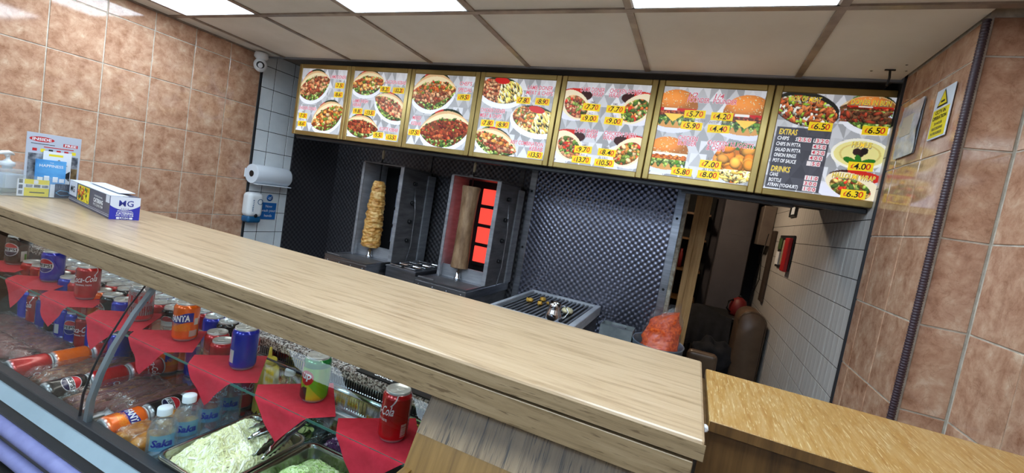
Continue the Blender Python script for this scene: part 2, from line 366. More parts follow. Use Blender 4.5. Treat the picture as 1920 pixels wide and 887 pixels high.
def single(mb, name, ms, label, cat, loc=(0, 0, 0), rz=0, group=None, cols=None, kind=None):
    me = mb.mesh(name, mats_of(ms), cols) if isinstance(mb, MB) else mb
    o = bpy.data.objects.new(name, me); C.objects.link(o); o.location = (loc[0], loc[1], loc[2]+H); o.rotation_euler = (0, 0, rz)
    return tag(o, label, cat, group, kind)
def struct(mb, name, ms, loc=(0, 0, 0)):
    o = bpy.data.objects.new(name, mb.mesh(name, mats_of(ms))); C.objects.link(o); o.location = (loc[0], loc[1], loc[2]+H)
    o['kind'] = 'structure'; return o
def dup(root, loc, label=None, rz=None, rot=None):
    r = root.copy(); C.objects.link(r); r.location = (loc[0], loc[1], loc[2]+H)
    if rz is not None: r.rotation_euler = (0, 0, rz)
    if rot is not None: r.rotation_euler = rot
    if label: r['label'] = label
    for ch in list(root.children):
        c = ch.copy(); C.objects.link(c); c.parent = r; c.matrix_parent_inverse = ch.matrix_parent_inverse
        for g in ch.children:
            d = g.copy(); C.objects.link(d); d.parent = c
    return r
_tc = {}
def text2d(s, size=1.0, off=0.0, shear=0.0, sp=1.0):
    k = (s, off, shear, sp)
    if k not in _tc:
        cu = bpy.data.curves.new('t', 'FONT'); cu.body = s; cu.size = 1; cu.offset = off; cu.shear = shear; cu.space_character = sp; cu.resolution_u = 2
        cu.align_x = 'CENTER'; cu.align_y = 'CENTER'; o = bpy.data.objects.new('t', cu); C.objects.link(o)
        bpy.context.view_layer.update(); me = o.to_mesh()
        v = np.array([tuple(x.co)[:2] for x in me.vertices]) if len(me.vertices) else np.zeros((0, 2)); f = [list(p.vertices) for p in me.polygons]
        o.to_mesh_clear(); bpy.data.objects.remove(o); bpy.data.curves.remove(cu)
        if len(v): v = v-(v.max(0)+v.min(0))/2
        _tc[k] = (v, f)
    v, f = _tc[k]
    return v*size, f
def put_text(mb, s, fn, size, m=0, off=0.012, shear=0.0, fitw=None, sx=1.0, align='c', sp=1.0):
    """fn maps flat (x, y) to 3D; capital height about 0.7*size"""
    v, f = text2d(s, size, off, shear, sp); v = v.copy()
    if not len(v): return 0
    v[:, 0] *= sx
    wd = v[:, 0].max()-v[:, 0].min()
    if fitw: v[:, 0] *= fitw/wd; wd = fitw
    if align == 'l': v[:, 0] += wd/2
    if align == 'r': v[:, 0] -= wd/2
    mb.add([fn(x, y) for x, y in v], f, m); return wd

# ------------------------------------------------------------------ the shop shell
XL, XR, YT, YB = -2.87, 0.61, 2.12, 2.85     # left wall, right wall, end of the ceiling grid, back wall
YF = -2.4
ROWS = [0.702, 0.598, 0.3495, 0.101, -0.1475, -0.396, -0.6445, -0.893, -1.1415]
def tile_mesh(name, wd, ht, ax, t=0.003, g=0.005, ch=0.0012, m='terracotta'):
    mb = MB(); a, b = wd/2-g/2, ht/2-g/2
    def P(u, v, d):   # ax: 'x+' faces +X, 'x-' faces -X, 'y-' faces -Y
        return (d, u, v) if ax == 'x+' else (-d, u, v) if ax == 'x-' else (u, -d, v)
    vs = [P(-a, -b, 0), P(a, -b, 0), P(a, b, 0), P(-a, b, 0), P(-a, -b, t-ch), P(a, -b, t-ch), P(a, b, t-ch), P(-a, b, t-ch),
          P(-a+ch, -b+ch, t), P(a-ch, -b+ch, t), P(a-ch, b-ch, t), P(-a+ch, b-ch, t)]
    fs = [(0, 1, 5, 4), (1, 2, 6, 5), (2, 3, 7, 6), (3, 0, 4, 7), (4, 5, 9, 8), (5, 6, 10, 9), (6, 7, 11, 10), (7, 4, 8, 11), (8, 9, 10, 11)]
    mb.add(vs, fs); return mb.mesh(name, [M[m]])
_tm = {}
def lay(parent, ax, us, vs, fixed, m='terracotta', name='tile', **kw):
    for i in range(len(us)-1):
        for j in range(len(vs)-1):
            u0, u1, v0, v1 = us[i], us[i+1], min(vs[j], vs[j+1]), max(vs[j], vs[j+1])
            k = (ax, round(u1-u0, 4), round(v1-v0, 4), m)
            if k not in _tm: _tm[k] = tile_mesh(name, u1-u0, v1-v0, ax, m=m, **kw)
            o = bpy.data.objects.new(name, _tm[k]); C.objects.link(o); o.parent = parent
            uc, vc = (u0+u1)/2, (v0+v1)/2
            o.location = (fixed, uc, vc) if ax[0] == 'x' else (uc, fixed, vc)
fl = struct(MB().box(-3.0, 2.2, YF-0.1, 5.1, -1.66, -1.6), 'floor', ['floor'])
ce = struct(MB().box(-2.99, 1.0, YF-0.1, YB+0.1, 0.73, 0.80), 'ceiling', ['plaster'])
TX = [-2.87, -2.70, -2.13, -1.53, -0.936, -0.339, 0.261, 0.61]
TY = [2.12, 1.51, 0.91, 0.31, -0.29, -0.89, -1.49, -2.09, -2.4]
LIT = {(1, 1), (3, 1), (5, 1), (2, 3), (4, 3), (1, 5), (3, 5), (5, 5)}
LIT |= {(5, 3)}  # extra panel out of view, added to brighten the shop
lights = []
nb = 0
for i in range(len(TX)-1):
    for j in range(len(TY)-1):
        x0, x1, y1, y0 = TX[i], TX[i+1], TY[j], TY[j+1]
        if i == 6 and y0 < 1.5: x1 = 0.725
        if (i, j) in LIT:
            lights.append((x0, x1, y0, y1, i, j)); continue
        mb = MB().box(x0+0.010, x1-0.010, y0+0.010, y1-0.010, 0.702, 0.715, ch=0.002)
        part(mb, 'ceiling_tile', ['ceil'], ce)
for x in TX[1:-1]:
    part(MB().box(x-0.012, x+0.012, YF, YT, 0.696, 0.702).box(x-0.002, x+0.002, YF, YT, 0.702, 0.73), 'ceiling_bar', ['tbar'], ce)
for y in TY[1:-1]:
    part(MB().box(XL, 0.725, y-0.012, y+0.012, 0.6955, 0.7015).box(XL, 0.725, y-0.002, y+0.002, 0.7015, 0.73), 'ceiling_bar', ['tbar'], ce)
part(MB().box(XL, XR, YT-0.012, YT+0.004, 0.693, 0.73), 'edge_angle', ['dull_steel'], ce)
part(MB().box(XL+0.001, XL+0.02, YF, YT, 0.695, 0.702), 'edge_angle', ['tbar'], ce)
names = {(1, 1): 'leftmost lit square ceiling panel, above the brown tiled wall', (3, 1): 'middle lit square ceiling panel, in line above the third menu board',
         (5, 1): 'right lit square ceiling panel, above the burger menu boards'}
for x0, x1, y0, y1, i, j in lights:
    cx, cy = (x0+x1)/2, (y0+y1)/2
    t = thing('ceiling_light', names.get((i, j), 'unseen lit square ceiling panel in the row behind the camera, cell %s' % ('left', 'left', 'left of middle', 'middle', 'right of middle', 'right')[i]+' row '+('front' if j == 5 else 'near')), 'ceiling light', (cx, cy, 0.70), group='square ceiling light panels')
    a, b = (x1-x0)/2-0.012, (y1-y0)/2-0.012
    part(MB().box(-a, a, -b, b, 0.0, 0.01), 'diffuser', ['panel_on'], t)
    f = MB()
    for q in ((-a, a, -b, -b+0.008), (-a, a, b-0.008, b), (-a, -a+0.008, -b, b), (a-0.008, a, -b, b)): f.box(q[0], q[1], q[2], q[3], -0.004, 0.0)
    part(f, 'frame', ['white'], t)

# left wall: terracotta up to the white strip, then quilted steel
wl = struct(MB().box(XL-0.12, XL, YF-0.1, YB+0.12, -1.6, 0.76), 'wall_left', ['grout'])
lay(wl, 'x+', [0.2015+0.2085*k for k in range(10)], ROWS, XL)
W15 = [0.641, 0.496, 0.351, 0.207, 0.064, -0.080, -0.223, -0.367, -0.510, -0.654, -0.80, -0.95]
part(MB().box(XL-0.001, XL+0.0015, 2.084, 2.42, -1.6, 0.73), 'grout_bed', ['dark_grout'], wl)
lay(wl, 'x+', [2.096, 2.192, 2.342, 2.405], [0.73]+W15, XL, m='white_tile', g=0.004)
part(MB().box(XL, XL+0.010, 2.079, 2.087, -1.5, 0.70), 'edge_trim', ['rail_dark'], wl)
part(MB().box(XL, XL+0.009, 2.405, YB, -1.5, 0.72), 'quilted_panel', ['quilt_dark'], wl)

# back wall with quilted sheets and cover strips, doorway on its right
wb = struct(MB().box(XL, -0.08, YB, YB+0.12, -1.6, 0.73), 'wall_back', ['plaster'])
part(MB().box(-0.08, XR, YB, YB+0.12, 0.245, 0.73), 'door_header', ['matt_black'], wb)
part(MB().box(XL+0.009, -1.93, YB-0.006, YB, -1.5, 0.7), 'quilted_panel', ['quilt_dark'], wb)
part(MB().box(-1.93, -1.10, YB-0.006, YB, -1.5, 0.7), 'quilted_panel', ['quilt_dark'], wb)
part(MB().box(-1.06, -0.13, YB-0.006, YB, -1.5, 0.7), 'quilted_panel', ['quilt'], wb)
def strip(x0, x1, m, z0=-1.5, z1=0.7, sc=()):
    o = part(MB().box(x0, x1, YB-0.016, YB-0.006, z0, z1, ch=0.002), 'cover_strip', [m], wb)
    for z in sc:
        q = MB().lathe([(0.008, 0), (0.008, 0.002), (0.004, 0.004), (0.0, 0.004)], 12, R=Matrix.Rotation(PI/2, 3, 'X'), o=((x0+x1)/2, YB-0.016, z))
        part(q, 'screw', ['rubber'], o)
strip(-1.945, -1.915, 'dark_steel'); strip(-1.185, -1.15, 'dark_steel'); strip(-1.10, -1.055, 'steel', sc=(0.10, -0.29)); strip(-0.145, -0.098, 'steel', sc=(0.07, -0.37))
part(MB().box(-0.098, -0.075, YB-0.03, YB+0.13, -1.6, 0.27, ch=0.003), 'door_frame', [noisy('chipped_cream_paint', rgb(120, 108, 92), rgb(190, 184, 168), 30, 0.7)], wb)

# right wall: terracotta with a nib, white ribbed tiles deeper in
wr = struct(MB().box(XR, XR+0.2, 1.585, 5.1, -1.6, 0.76), 'wall_right', ['grout'])
CY = [1.592, 1.797, 2.0, 2.078]
lay(wr, 'x-', CY, ROWS, XR)
part(MB().box(XR-0.0015, XR, 2.084, 5.0, -1.6, 0.73), 'grout_bed', ['dark_grout'], wr)
RB = [0.53, 0.408, 0.287, 0.166, 0.045, -0.076, -0.197, -0.318, -0.438, -0.559, -0.68, -0.80, -0.92, -1.04, -1.16]
lay(wr, 'x-', [2.088+0.2425*k for k in range(13)], RB, XR, m='ribbed', name='ribbed_tile', g=0.003, ch=0.001)
part(MB().box(XR-0.010, XR, 2.078, 2.086, -1.5, 0.70), 'edge_trim', ['rail_dark'], wr)
wn = struct(MB().box(0.725, 0.93, YF-0.1, 1.584, -1.6, 0.76), 'wall_right_front', ['grout'])
lay(wn, 'x-', [1.36-0.2085*k for k in range(7, -1, -1)]+[1.575], ROWS, 0.725)
lay(wr, 'y-', [0.617, 0.722], ROWS, 1.585)
wf = struct(MB().box(-2.99, -1.9, YF-0.12, YF, -1.6, 0.76).box(0.2, 0.93, YF-0.12, YF, -1.6, 0.76).box(-1.9, 0.2, YF-0.12, YF, -1.6, -0.75).box(-1.9, 0.2, YF-0.12, YF, 0.45, 0.76), 'wall_front', ['plaster'])
wi = struct(MB().box(-1.9, -1.84, YF-0.09, YF-0.03, -0.75, 0.45).box(0.14, 0.2, YF-0.09, YF-0.03, -0.75, 0.45).box(-1.84, 0.14, YF-0.09, YF-0.03, -0.75, -0.69).box(-1.84, 0.14, YF-0.09, YF-0.03, 0.39, 0.45).box(-0.88, -0.82, YF-0.09, YF-0.03, -0.69, 0.39), 'window_1', ['alu'])
part(MB().box(-1.84, 0.14, YF-0.064, YF-0.058, -0.69, 0.39), 'pane', ['glass'], wi)
# rear room
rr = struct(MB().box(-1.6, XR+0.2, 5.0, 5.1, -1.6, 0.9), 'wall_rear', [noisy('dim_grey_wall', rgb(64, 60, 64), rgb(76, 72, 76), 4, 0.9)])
struct(MB().box(-1.7, -1.6, YB+0.12, 5.1, -1.6, 0.9), 'wall_rear_left', ['plaster'])
struct(MB().box(-1.7, XR+0.2, YB+0.12, 5.1, 0.66, 0.72), 'ceiling_rear', ['plaster'])
# ------------------------------------------------------------------ menu boards
NB = 190
UU, VV = np.meshgrid((np.arange(NB)+0.5)/NB, (np.arange(NB)+0.5)/NB)
def s2l(a): return np.where(a <= 0.04045, a/12.92, ((a+0.055)/1.055)**2.4)
def bgimg(rs):
    S = 7.0; r = np.floor(VV*S); fv = VV*S-r; x = UU*S*0.9+0.5*(r % 2); q = np.floor(x); fx = x-q
    up = (np.abs(fx-0.5)*2 < fv); idx = (q*3+r*17+up*7)
    sh = 0.74+0.15*np.modf(np.sin(idx*12.9898)*43758.5453)[0]
    base = np.stack([sh*0.98, sh*0.985, sh*1.01], -1)
    return np.clip(base, 0, 1)
def col(c): return np.array(c, float)/255
def fill(img, mask, c, a=1.0):
    img[mask] = img[mask]*(1-a)+col(c)*a
def ell(cx, cy, rx, ry, ang=0):
    c, s = math.cos(math.radians(ang)), math.sin(math.radians(ang)); dx, dy = UU-cx, VV-cy
    return (dx*c+dy*s)/rx, (-dx*s+dy*c)/ry
def blobs(img, mask, pal, n, r, asp, rs, cx, cy, R, ang=None):
    for _ in range(n):
        a, b = cx+rs.uniform(-R, R), cy+rs.uniform(-R, R); i, j = int(b*NB), int(a*NB)
        if not (0 <= i < NB and 0 <= j < NB) or not mask[i, j]: continue
        rr = rs.uniform(*r); wn = int(rr*asp*NB)+2
        i0, i1, j0, j1 = max(0, i-wn), min(NB, i+wn), max(0, j-wn), min(NB, j+wn)
        th = rs.uniform(0, PI) if ang is None else math.radians(ang)+rs.uniform(-0.3, 0.3)
        dx, dy = UU[i0:i1, j0:j1]-a, VV[i0:i1, j0:j1]-b; c, s = math.cos(th), math.sin(th)
        d = np.sqrt(((dx*c+dy*s)/(rr*asp))**2+((-dx*s+dy*c)/rr)**2)
        k = (d < 1) & mask[i0:i1, j0:j1]; cc = col(pal[rs.randint(len(pal))])*rs.uniform(0.85, 1.12)
        sub = img[i0:i1, j0:j1]; sh = (1.08-0.5*d**3-0.25*(dy/rr))[..., None]
        sub[k] = np.clip((cc*sh)[k], 0, 1)
GREEN = [(104, 136, 58), (156, 180, 86), (76, 106, 46), (190, 206, 130), (54, 80, 36)]
MEAT = [(176, 104, 70), (200, 134, 92), (150, 80, 54), (214, 156, 112), (184, 84, 60), (222, 176, 132)]
CHICK = [(222, 150, 70), (236, 180, 104), (200, 110, 50), (240, 204, 150), (180, 84, 40), (120, 140, 50)]
KOF = [(150, 62, 36), (120, 40, 26), (176, 84, 50), (190, 100, 60)]
CHIP = [(238, 208, 110), (246, 226, 150), (226, 186, 84), (250, 236, 176)]
def kebab(img, cx, cy, rx, ry, ang, rs, pal=MEAT, pal2=None):
    p, q = ell(cx, cy+0.03, rx*0.98, ry*1.15, ang); fill(img, (p*p+q*q < 1) & (q > 0.1), (232, 234, 242))
    p, q = ell(cx, cy, rx, ry, ang); m = np.abs(p) < 1; lens = np.clip(1-p*p, 0, 1)**0.75*1.05
    ms = m & (np.abs(q) < lens)
    p2, q2 = ell(cx, cy-ry*0.32, rx*0.74, ry*0.85, ang); back = (p2*p2+q2*q2 < 1) & (q2 < 0.2)
    fill(img, back, (30, 44, 26)); fill(img, back & (p2 < -0.1) & (p2 > -0.55), (190, 50, 40)); fill(img, back & (p2 < -0.7), (70, 120, 40))
    fill(img, ms, (120, 60, 36))
    br = ms & (q < -0.58*lens); fill(img, br, (240, 218, 178)); fill(img, br & (q < -0.85*lens), (214, 178, 130))
    R = max(rx, ry)
    mid = ms & (q >= -0.58*lens) & (q < 0.66*lens)
    blobs(img, mid, GREEN+[(206, 70, 50)]+pal, 300, (0.010, 0.018), 1.6, rs, cx, cy, R)
    for q0 in (-0.38, -0.1, 0.18, 0.44): blobs(img, mid & (np.abs(q-q0-0.05*np.sin(p*9)) < 0.13), pal, 420, (0.020, 0.034), 1.5, rs, cx, cy, R, ang+60)
    if pal2: blobs(img, mid & (q < 0.05), pal2, 500, (0.018, 0.03), 1.3, rs, cx, cy, R)
    blobs(img, ms & (q > 0.6*lens), GREEN, 700, (0.008, 0.02), 1.6, rs, cx, cy, R)
    blobs(img, ms & (q < -0.45*lens) & (q > -0.66*lens), GREEN+[(220, 50, 36)], 300, (0.008, 0.016), 2, rs, cx, cy, R)
def chips(img, cx, cy, rx, ry, ang, rs, pal=MEAT):
    p, q = ell(cx, cy+0.02, rx*1.1, ry*1.15, ang); fill(img, p*p+q*q < 1, (236, 238, 244))
    p, q = ell(cx, cy-0.02, rx, ry, ang); ms = p*p+q*q < 1; fill(img, ms, (110, 60, 40)); fill(img, ms & (q < -0.75), (40, 60, 36))
    p3, q3 = ell(cx, cy-ry*0.85, rx*0.35, ry*0.25, ang); 
    blobs(img, ms & (p < 0.1) & (q > -0.7), pal, 900, (0.012, 0.02), 2.0, rs, cx, cy, max(rx, ry))
    fill(img, ms & (p > 0.02) & (q > -0.8), (222, 184, 96)); blobs(img, ms & (p > -0.05) & (q > -0.8), CHIP, 500, (0.011, 0.014), 4.5, rs, cx, cy, max(rx, ry), 60)
    fill(img, p3*p3+q3*q3 < 1, (200, 30, 26))
def wrap_(img, cx, cy, rx, ry, ang, rs, side=1, pal=MEAT):
    p, q = ell(cx, cy+0.05, rx*1.2, ry*0.95, 0); fill(img, p*p+q*q < 1, (222, 222, 236))
    p, q = ell(cx, cy-ry*0.8, rx*0.9, ry*0.55, 0); fill(img, p*p+q*q < 1, (60, 30, 30)); fill(img, (p*p+q*q < 1) & (p*side > -0.3), (196, 40, 30))
    p, q = ell(cx, cy, rx, ry, ang); ms = p*p+q*q < 1; fill(img, ms, (238, 222, 190)); 
    p, q = ell(cx-0.02*side, cy+0.02, rx*0.75, ry*0.78, ang); mi = p*p+q*q < 1; fill(img, mi, (120, 60, 36))
    blobs(img, mi, pal+GREEN[:3]+[(210, 60, 40)], 700, (0.012, 0.024), 1.6, rs, cx, cy, max(rx, ry))
def burger(img, cx, cy, rx, ry, rs, chick=False, cheese=True):
    p, q = ell(cx, cy+ry*0.65, rx*1.15, ry*0.6); fill(img, p*p+q*q < 1, (214, 216, 230))
    p, q = ell(cx, cy+ry*0.75, rx*0.8, ry*0.25); fill(img, p*p+q*q < 1, (206, 150, 84))
    wav = 0.04*np.sin(UU*90)
    p, q = ell(cx, cy, rx, ry); m = (np.abs(p) < 0.97)
    lt = m & (q > 0.3+wav*2) & (q < 0.75+wav*3); fill(img, lt, (90, 150, 40)); blobs(img, lt, GREEN, 500, (0.01, 0.02), 1.5, rs, cx, cy, rx)
    pt = m & (q > 0.08) & (q < 0.38); fill(img, pt, (206, 110, 40) if chick else (92, 44, 28)); blobs(img, pt, [(216, 130, 56), (190, 90, 36)] if chick else KOF, 400, (0.008, 0.014), 1.3, rs, cx, cy, rx)
    if cheese and not chick:
        fill(img, (np.abs(p) < 0.42) & (q > 0.28) & (q < 0.68-np.abs(p)*0.9), (244, 200, 80))
    fill(img, m & (q > -0.02) & (q < 0.12+wav), (230, 236, 210) if chick else (196, 30, 30)); fill(img, (np.abs(p+0.2) < 0.3) & (q > -0.04) & (q < 0.1), (240, 236, 230))
    p, q = ell(cx, cy-ry*0.05, rx, ry*0.9); b = (p*p+q*q < 1) & (q < 0.05); fill(img, b, (196, 120, 54))
    sh = np.clip(1-(p+0.2)**2-(q+0.55)**2*2, 0, 1); img[b] = np.clip(img[b]*(0.85+0.45*sh[b][:, None]), 0, 1)
    blobs(img, b, [(246, 226, 176)], 160, (0.003, 0.005), 1.5, rs, cx, cy, rx)
def nuggets(img, cx, cy, rx, ry, rs):
    p, q = ell(cx, cy, rx, ry); ms = p*p+q*q < 1; fill(img, ms, (196, 110, 40)); fill(img, ms & (q < -0.6), (50, 120, 60)); 
    blobs(img, ms & (q > -0.75) & (q < 0.5), [(232, 150, 50), (244, 170, 70), (222, 130, 40)], 60, (0.05, 0.07), 1.2, rs, cx, cy, rx)
    blobs(img, ms & (q > 0.35), CHIP, 300, (0.012, 0.016), 4, rs, cx, cy, rx)
def bowl_(img, kind, cx, cy, rx, ry, ang, rs):
    p, q = ell(cx, cy, rx, ry, ang); ms = p*p+q*q < 1
    if kind == 'box':
        fill(img, ms, (40, 40, 36)); p, q = ell(cx, cy+0.02, rx*0.95, ry*0.85, ang); mi = p*p+q*q < 1
        blobs(img, mi, [(170, 80, 44), (140, 60, 36), (190, 104, 60), (200, 120, 70), (150, 180, 60), (230, 226, 210)], 1400, (0.012, 0.016), 3, rs, cx, cy, rx)
    if kind == 'hum':
        fill(img, ms, (240, 236, 220)); p, q = ell(cx, cy, rx*0.9, ry*0.85); d = p*p+q*q; fill(img, d < 1, (226, 214, 140)); fill(img, (d < 0.62) & (d > 0.5), (206, 190, 110)); 
        for a, b, c in ((0, 0, (40, 24, 24)), (0.03, -0.03, (30, 20, 20)), (-0.03, -0.02, (50, 30, 30))):
            p, q = ell(cx+a, cy+b, 0.035, 0.035); fill(img, p*p+q*q < 1, c)
        for a, an in ((-0.07, 20), (0.08, -15), (0.0, 70)):
            p, q = ell(cx+a, cy+0.07, 0.065, 0.028, an); fill(img, p*p+q*q < 1, (40, 110, 30))
def board_image(k):
    rs = np.random.RandomState(k+3); im = bgimg(rs)
    if k == 0:
        kebab(im, .30, .27, .36, .22, -18, rs); kebab(im, .68, .73, .36, .21, -24, rs, CHICK)
    if k == 1:
        kebab(im, .28, .18, .32, .17, -8, rs, CHICK); kebab(im, .78, .50, .34, .17, 22, rs, MEAT); kebab(im, .27, .83, .33, .16, 4, rs, KOF)
    if k == 2:
        kebab(im, .34, .24, .38, .24, -8, rs, MEAT, CHICK); kebab(im, .62, .74, .42, .24, -8, rs, KOF)
    if k == 3:
        chips(im, .26, .18, .31, .17, 6, rs); chips(im, .80, .52, .32, .17, 10, rs, CHICK); kebab(im, .29, .84, .34, .16, 16, rs, MEAT, CHICK)
    if k == 4:
        for a, b, s_ in ((.14, .28, -1), (.88, .28, 1), (.14, .78, -1), (.88, .78, 1)): wrap_(im, a, b, .22, .15, -38*s_, rs, s_, CHICK if s_ > 0 else MEAT)
    if k == 5:
        burger(im, .15, .24, .23, .22, rs); burger(im, .86, .26, .23, .22, rs); burger(im, .15, .74, .22, .19, rs, True); nuggets(im, .86, .77, .24, .22, rs)
    if k == 6:
        bowl_(im, 'box', .25, .16, .31, .17, 12, rs); kebab(im, .82, .16, .28, .16, 8, rs, [(96, 60, 40), (120, 80, 54), (80, 50, 36)]); burger(im, .80, .10, .2, .10, rs, False, False)
        blobs(im, (UU > .56) & (VV > .14) & (VV < .26), [(96, 60, 40), (120, 80, 54), (80, 50, 36), (150, 60, 40)], 500, (0.012, 0.018), 2.5, rs, .8, .2, .25)
        bowl_(im, 'hum', .80, .56, .25, .15, 0, rs); wrap_(im, .80, .88, .25, .12, 15, rs, 1, [(230, 190, 110), (200, 150, 70), (120, 90, 30)])
        a = (UU > .02) & (UU < .52) & (VV > .35) & (VV < .985); sh = bgimg(rs)[..., :1]
        im[a] = (np.array([0.36, 0.36, 0.40])*(0.85+0.5*(sh-0.8)))[a]
    return im
BX = [-2.573, -2.130, -1.672, -1.217, -0.751, -0.282, 0.192, 0.609]
ZT, ZB = 0.670, 0.212
def L(t, u, v, w_, s='p', h=0.046): return (t, u, v, w_, s, h)
TXT = [
 [L('LAMB DONER', .81, .11, .34), L('CHICKEN DONER', .22, .635, .40)],
 [L('CHICKEN KEBAB', .80, .14, .38), L('LAMB SHISH', .19, .45, .30), L('KEBAB', .13, .51, .16), L('KOFTE KEBAB', .80, .83, .34)],
 [L("CHEF'S", .86, .10, .20), L('SPECIAL', .86, .185, .22), L('MIXED', .13, .62, .15), L('KEBAB', .13, .70, .17)],
 [L('LAMB DONER', .80, .10, .34), L('MEAT & CHIPS', .80, .165, .36), L('CHICKEN DONER', .19, .43, .36), L('MEAT & CHIPS', .17, .50, .32), L('ANY COMBINATION', .74, .81, .46), L('KEBAB', .88, .87, .18)],
 [L('LAMB DONER', .33, .085, .29), L('WRAP', .40, .14, .14), L('CHICKEN DONER', .72, .085, .37), L('WRAP', .60, .14, .14), L('LAMB SHISH', .34, .585, .28), L('WRAP', .41, .64, .14), L('CHICKEN SHISH', .74, .585, .37), L('WRAP', .62, .64, .14)],
 [L('1/2', .31, .08, .09), L('POUNDER', .37, .135, .22), L('1/4', .57, .08, .09), L('POUNDER', .63, .135, .23), L('CHICKEN', .34, .56, .20), L('BURGER', .34, .615, .19), L('CHICKEN NUGGETS', .76, .585, .44), L('& CHIPS', .63, .64, .18)],
 [L('BOX OF MEAT', .23, .06, .28, 'y', .05), L('DONER IN BUN', .80, .06, .34, 'y', .05), L('HUMUS', .80, .47, .17, 'y', .05), L('HALLOUMI WRAP', .79, .785, .37, 'y', .05),
  L('EXTRAS', .13, .40, .17, 'y', .055), L('CHIPS', .095, .468, .11, 'w', .038), L('S', .22, .468, .02, 'w', .038), L('L', .385, .468, .02, 'w', .038), L('CHIPS IN PITTA', .155, .527, .23, 'w', .038),
  L('SALAD IN PITTA', .16, .586, .24, 'w', .038), L('ONION RINGS', .145, .642, .21, 'w', .038), L('POT OF SAUCE', .15, .70, .22, 'w', .038), L('DRINKS', .13, .785, .18, 'y', .055),
  L('CANS', .08, .845, .08, 'w', .038), L('BOTTLE', .10, .902, .12, 'w', .038), L('AYRAN (YOGHURT)', .18, .957, .29, 'w', .036)]]
PR = [
 [('7.50', .87, .24), ('8.60', .87, .38), ('7.50', .14, .76), ('8.60', .14, .89)],
 [('8.20', .63, .25), ('10.20', .88, .255), ('9.80', .16, .605), ('13.50', .40, .615), ('9.50', .62, .93), ('13.50', .87, .94)],
 [('19.50', .86, .285), ('17.50', .12, .83)],
 [('7.80', .60, .27), ('8.90', .86, .27), ('7.80', .14, .60), ('8.90', .36, .605), ('13.50', .88, .945)],
 [('7.70', .35, .295), ('7.70', .64, .30), ('9.00', .35, .43), ('9.00', .64, .44), ('9.70', .34, .81), ('8.40', .63, .815), ('13.70', .34, .935), ('10.50', .62, .94)],
 [('5.70', .36, .29), ('4.20', .63, .295), ('5.90', .35, .42), ('4.40', .62, .43), ('5.80', .34, .935), ('7.00', .61, .82), ('8.00', .61, .935)],
 [('6.50', .41, .325), ('6.50', .88, .325), ('4.00', .83, .68), ('6.30', .82, .955)]]
SML = [[('SML', .87, .17), ('LRG', .87, .31), ('SML', .14, .70), ('LRG', .14, .825)], [('LRG', .87, .20), ('SML', .62, .875), ('LRG', .87, .885)], [], [('SML', .62, .21), ('LRG', .86, .215), ('SML', .14, .545), ('LRG', .36, .55)],
       [('SML', .36, .235), ('SML', .63, .24), ('LRG', .35, .37), ('LRG', .63, .38), ('SML', .35, .755), ('SML', .62, .76), ('LRG', .34, .875), ('LRG', .62, .885)],
       [('WITH CHEESE', .36, .355), ('WITH CHEESE', .63, .365), ('6 PCS', .62, .755), ('12 PCS', .61, .88)], []]
BL = ['first menu board from the left, with lamb and chicken doner kebabs', 'second menu board, with three stuffed pitta pictures down a zigzag', "third menu board, chef's special above a mixed kebab",
      'fourth menu board, with meat and chips plates', 'fifth menu board, with four wraps and eight yellow prices', 'sixth menu board, with burgers and chicken nuggets', 'rightmost menu board, with humus and a dark grey extras price list']
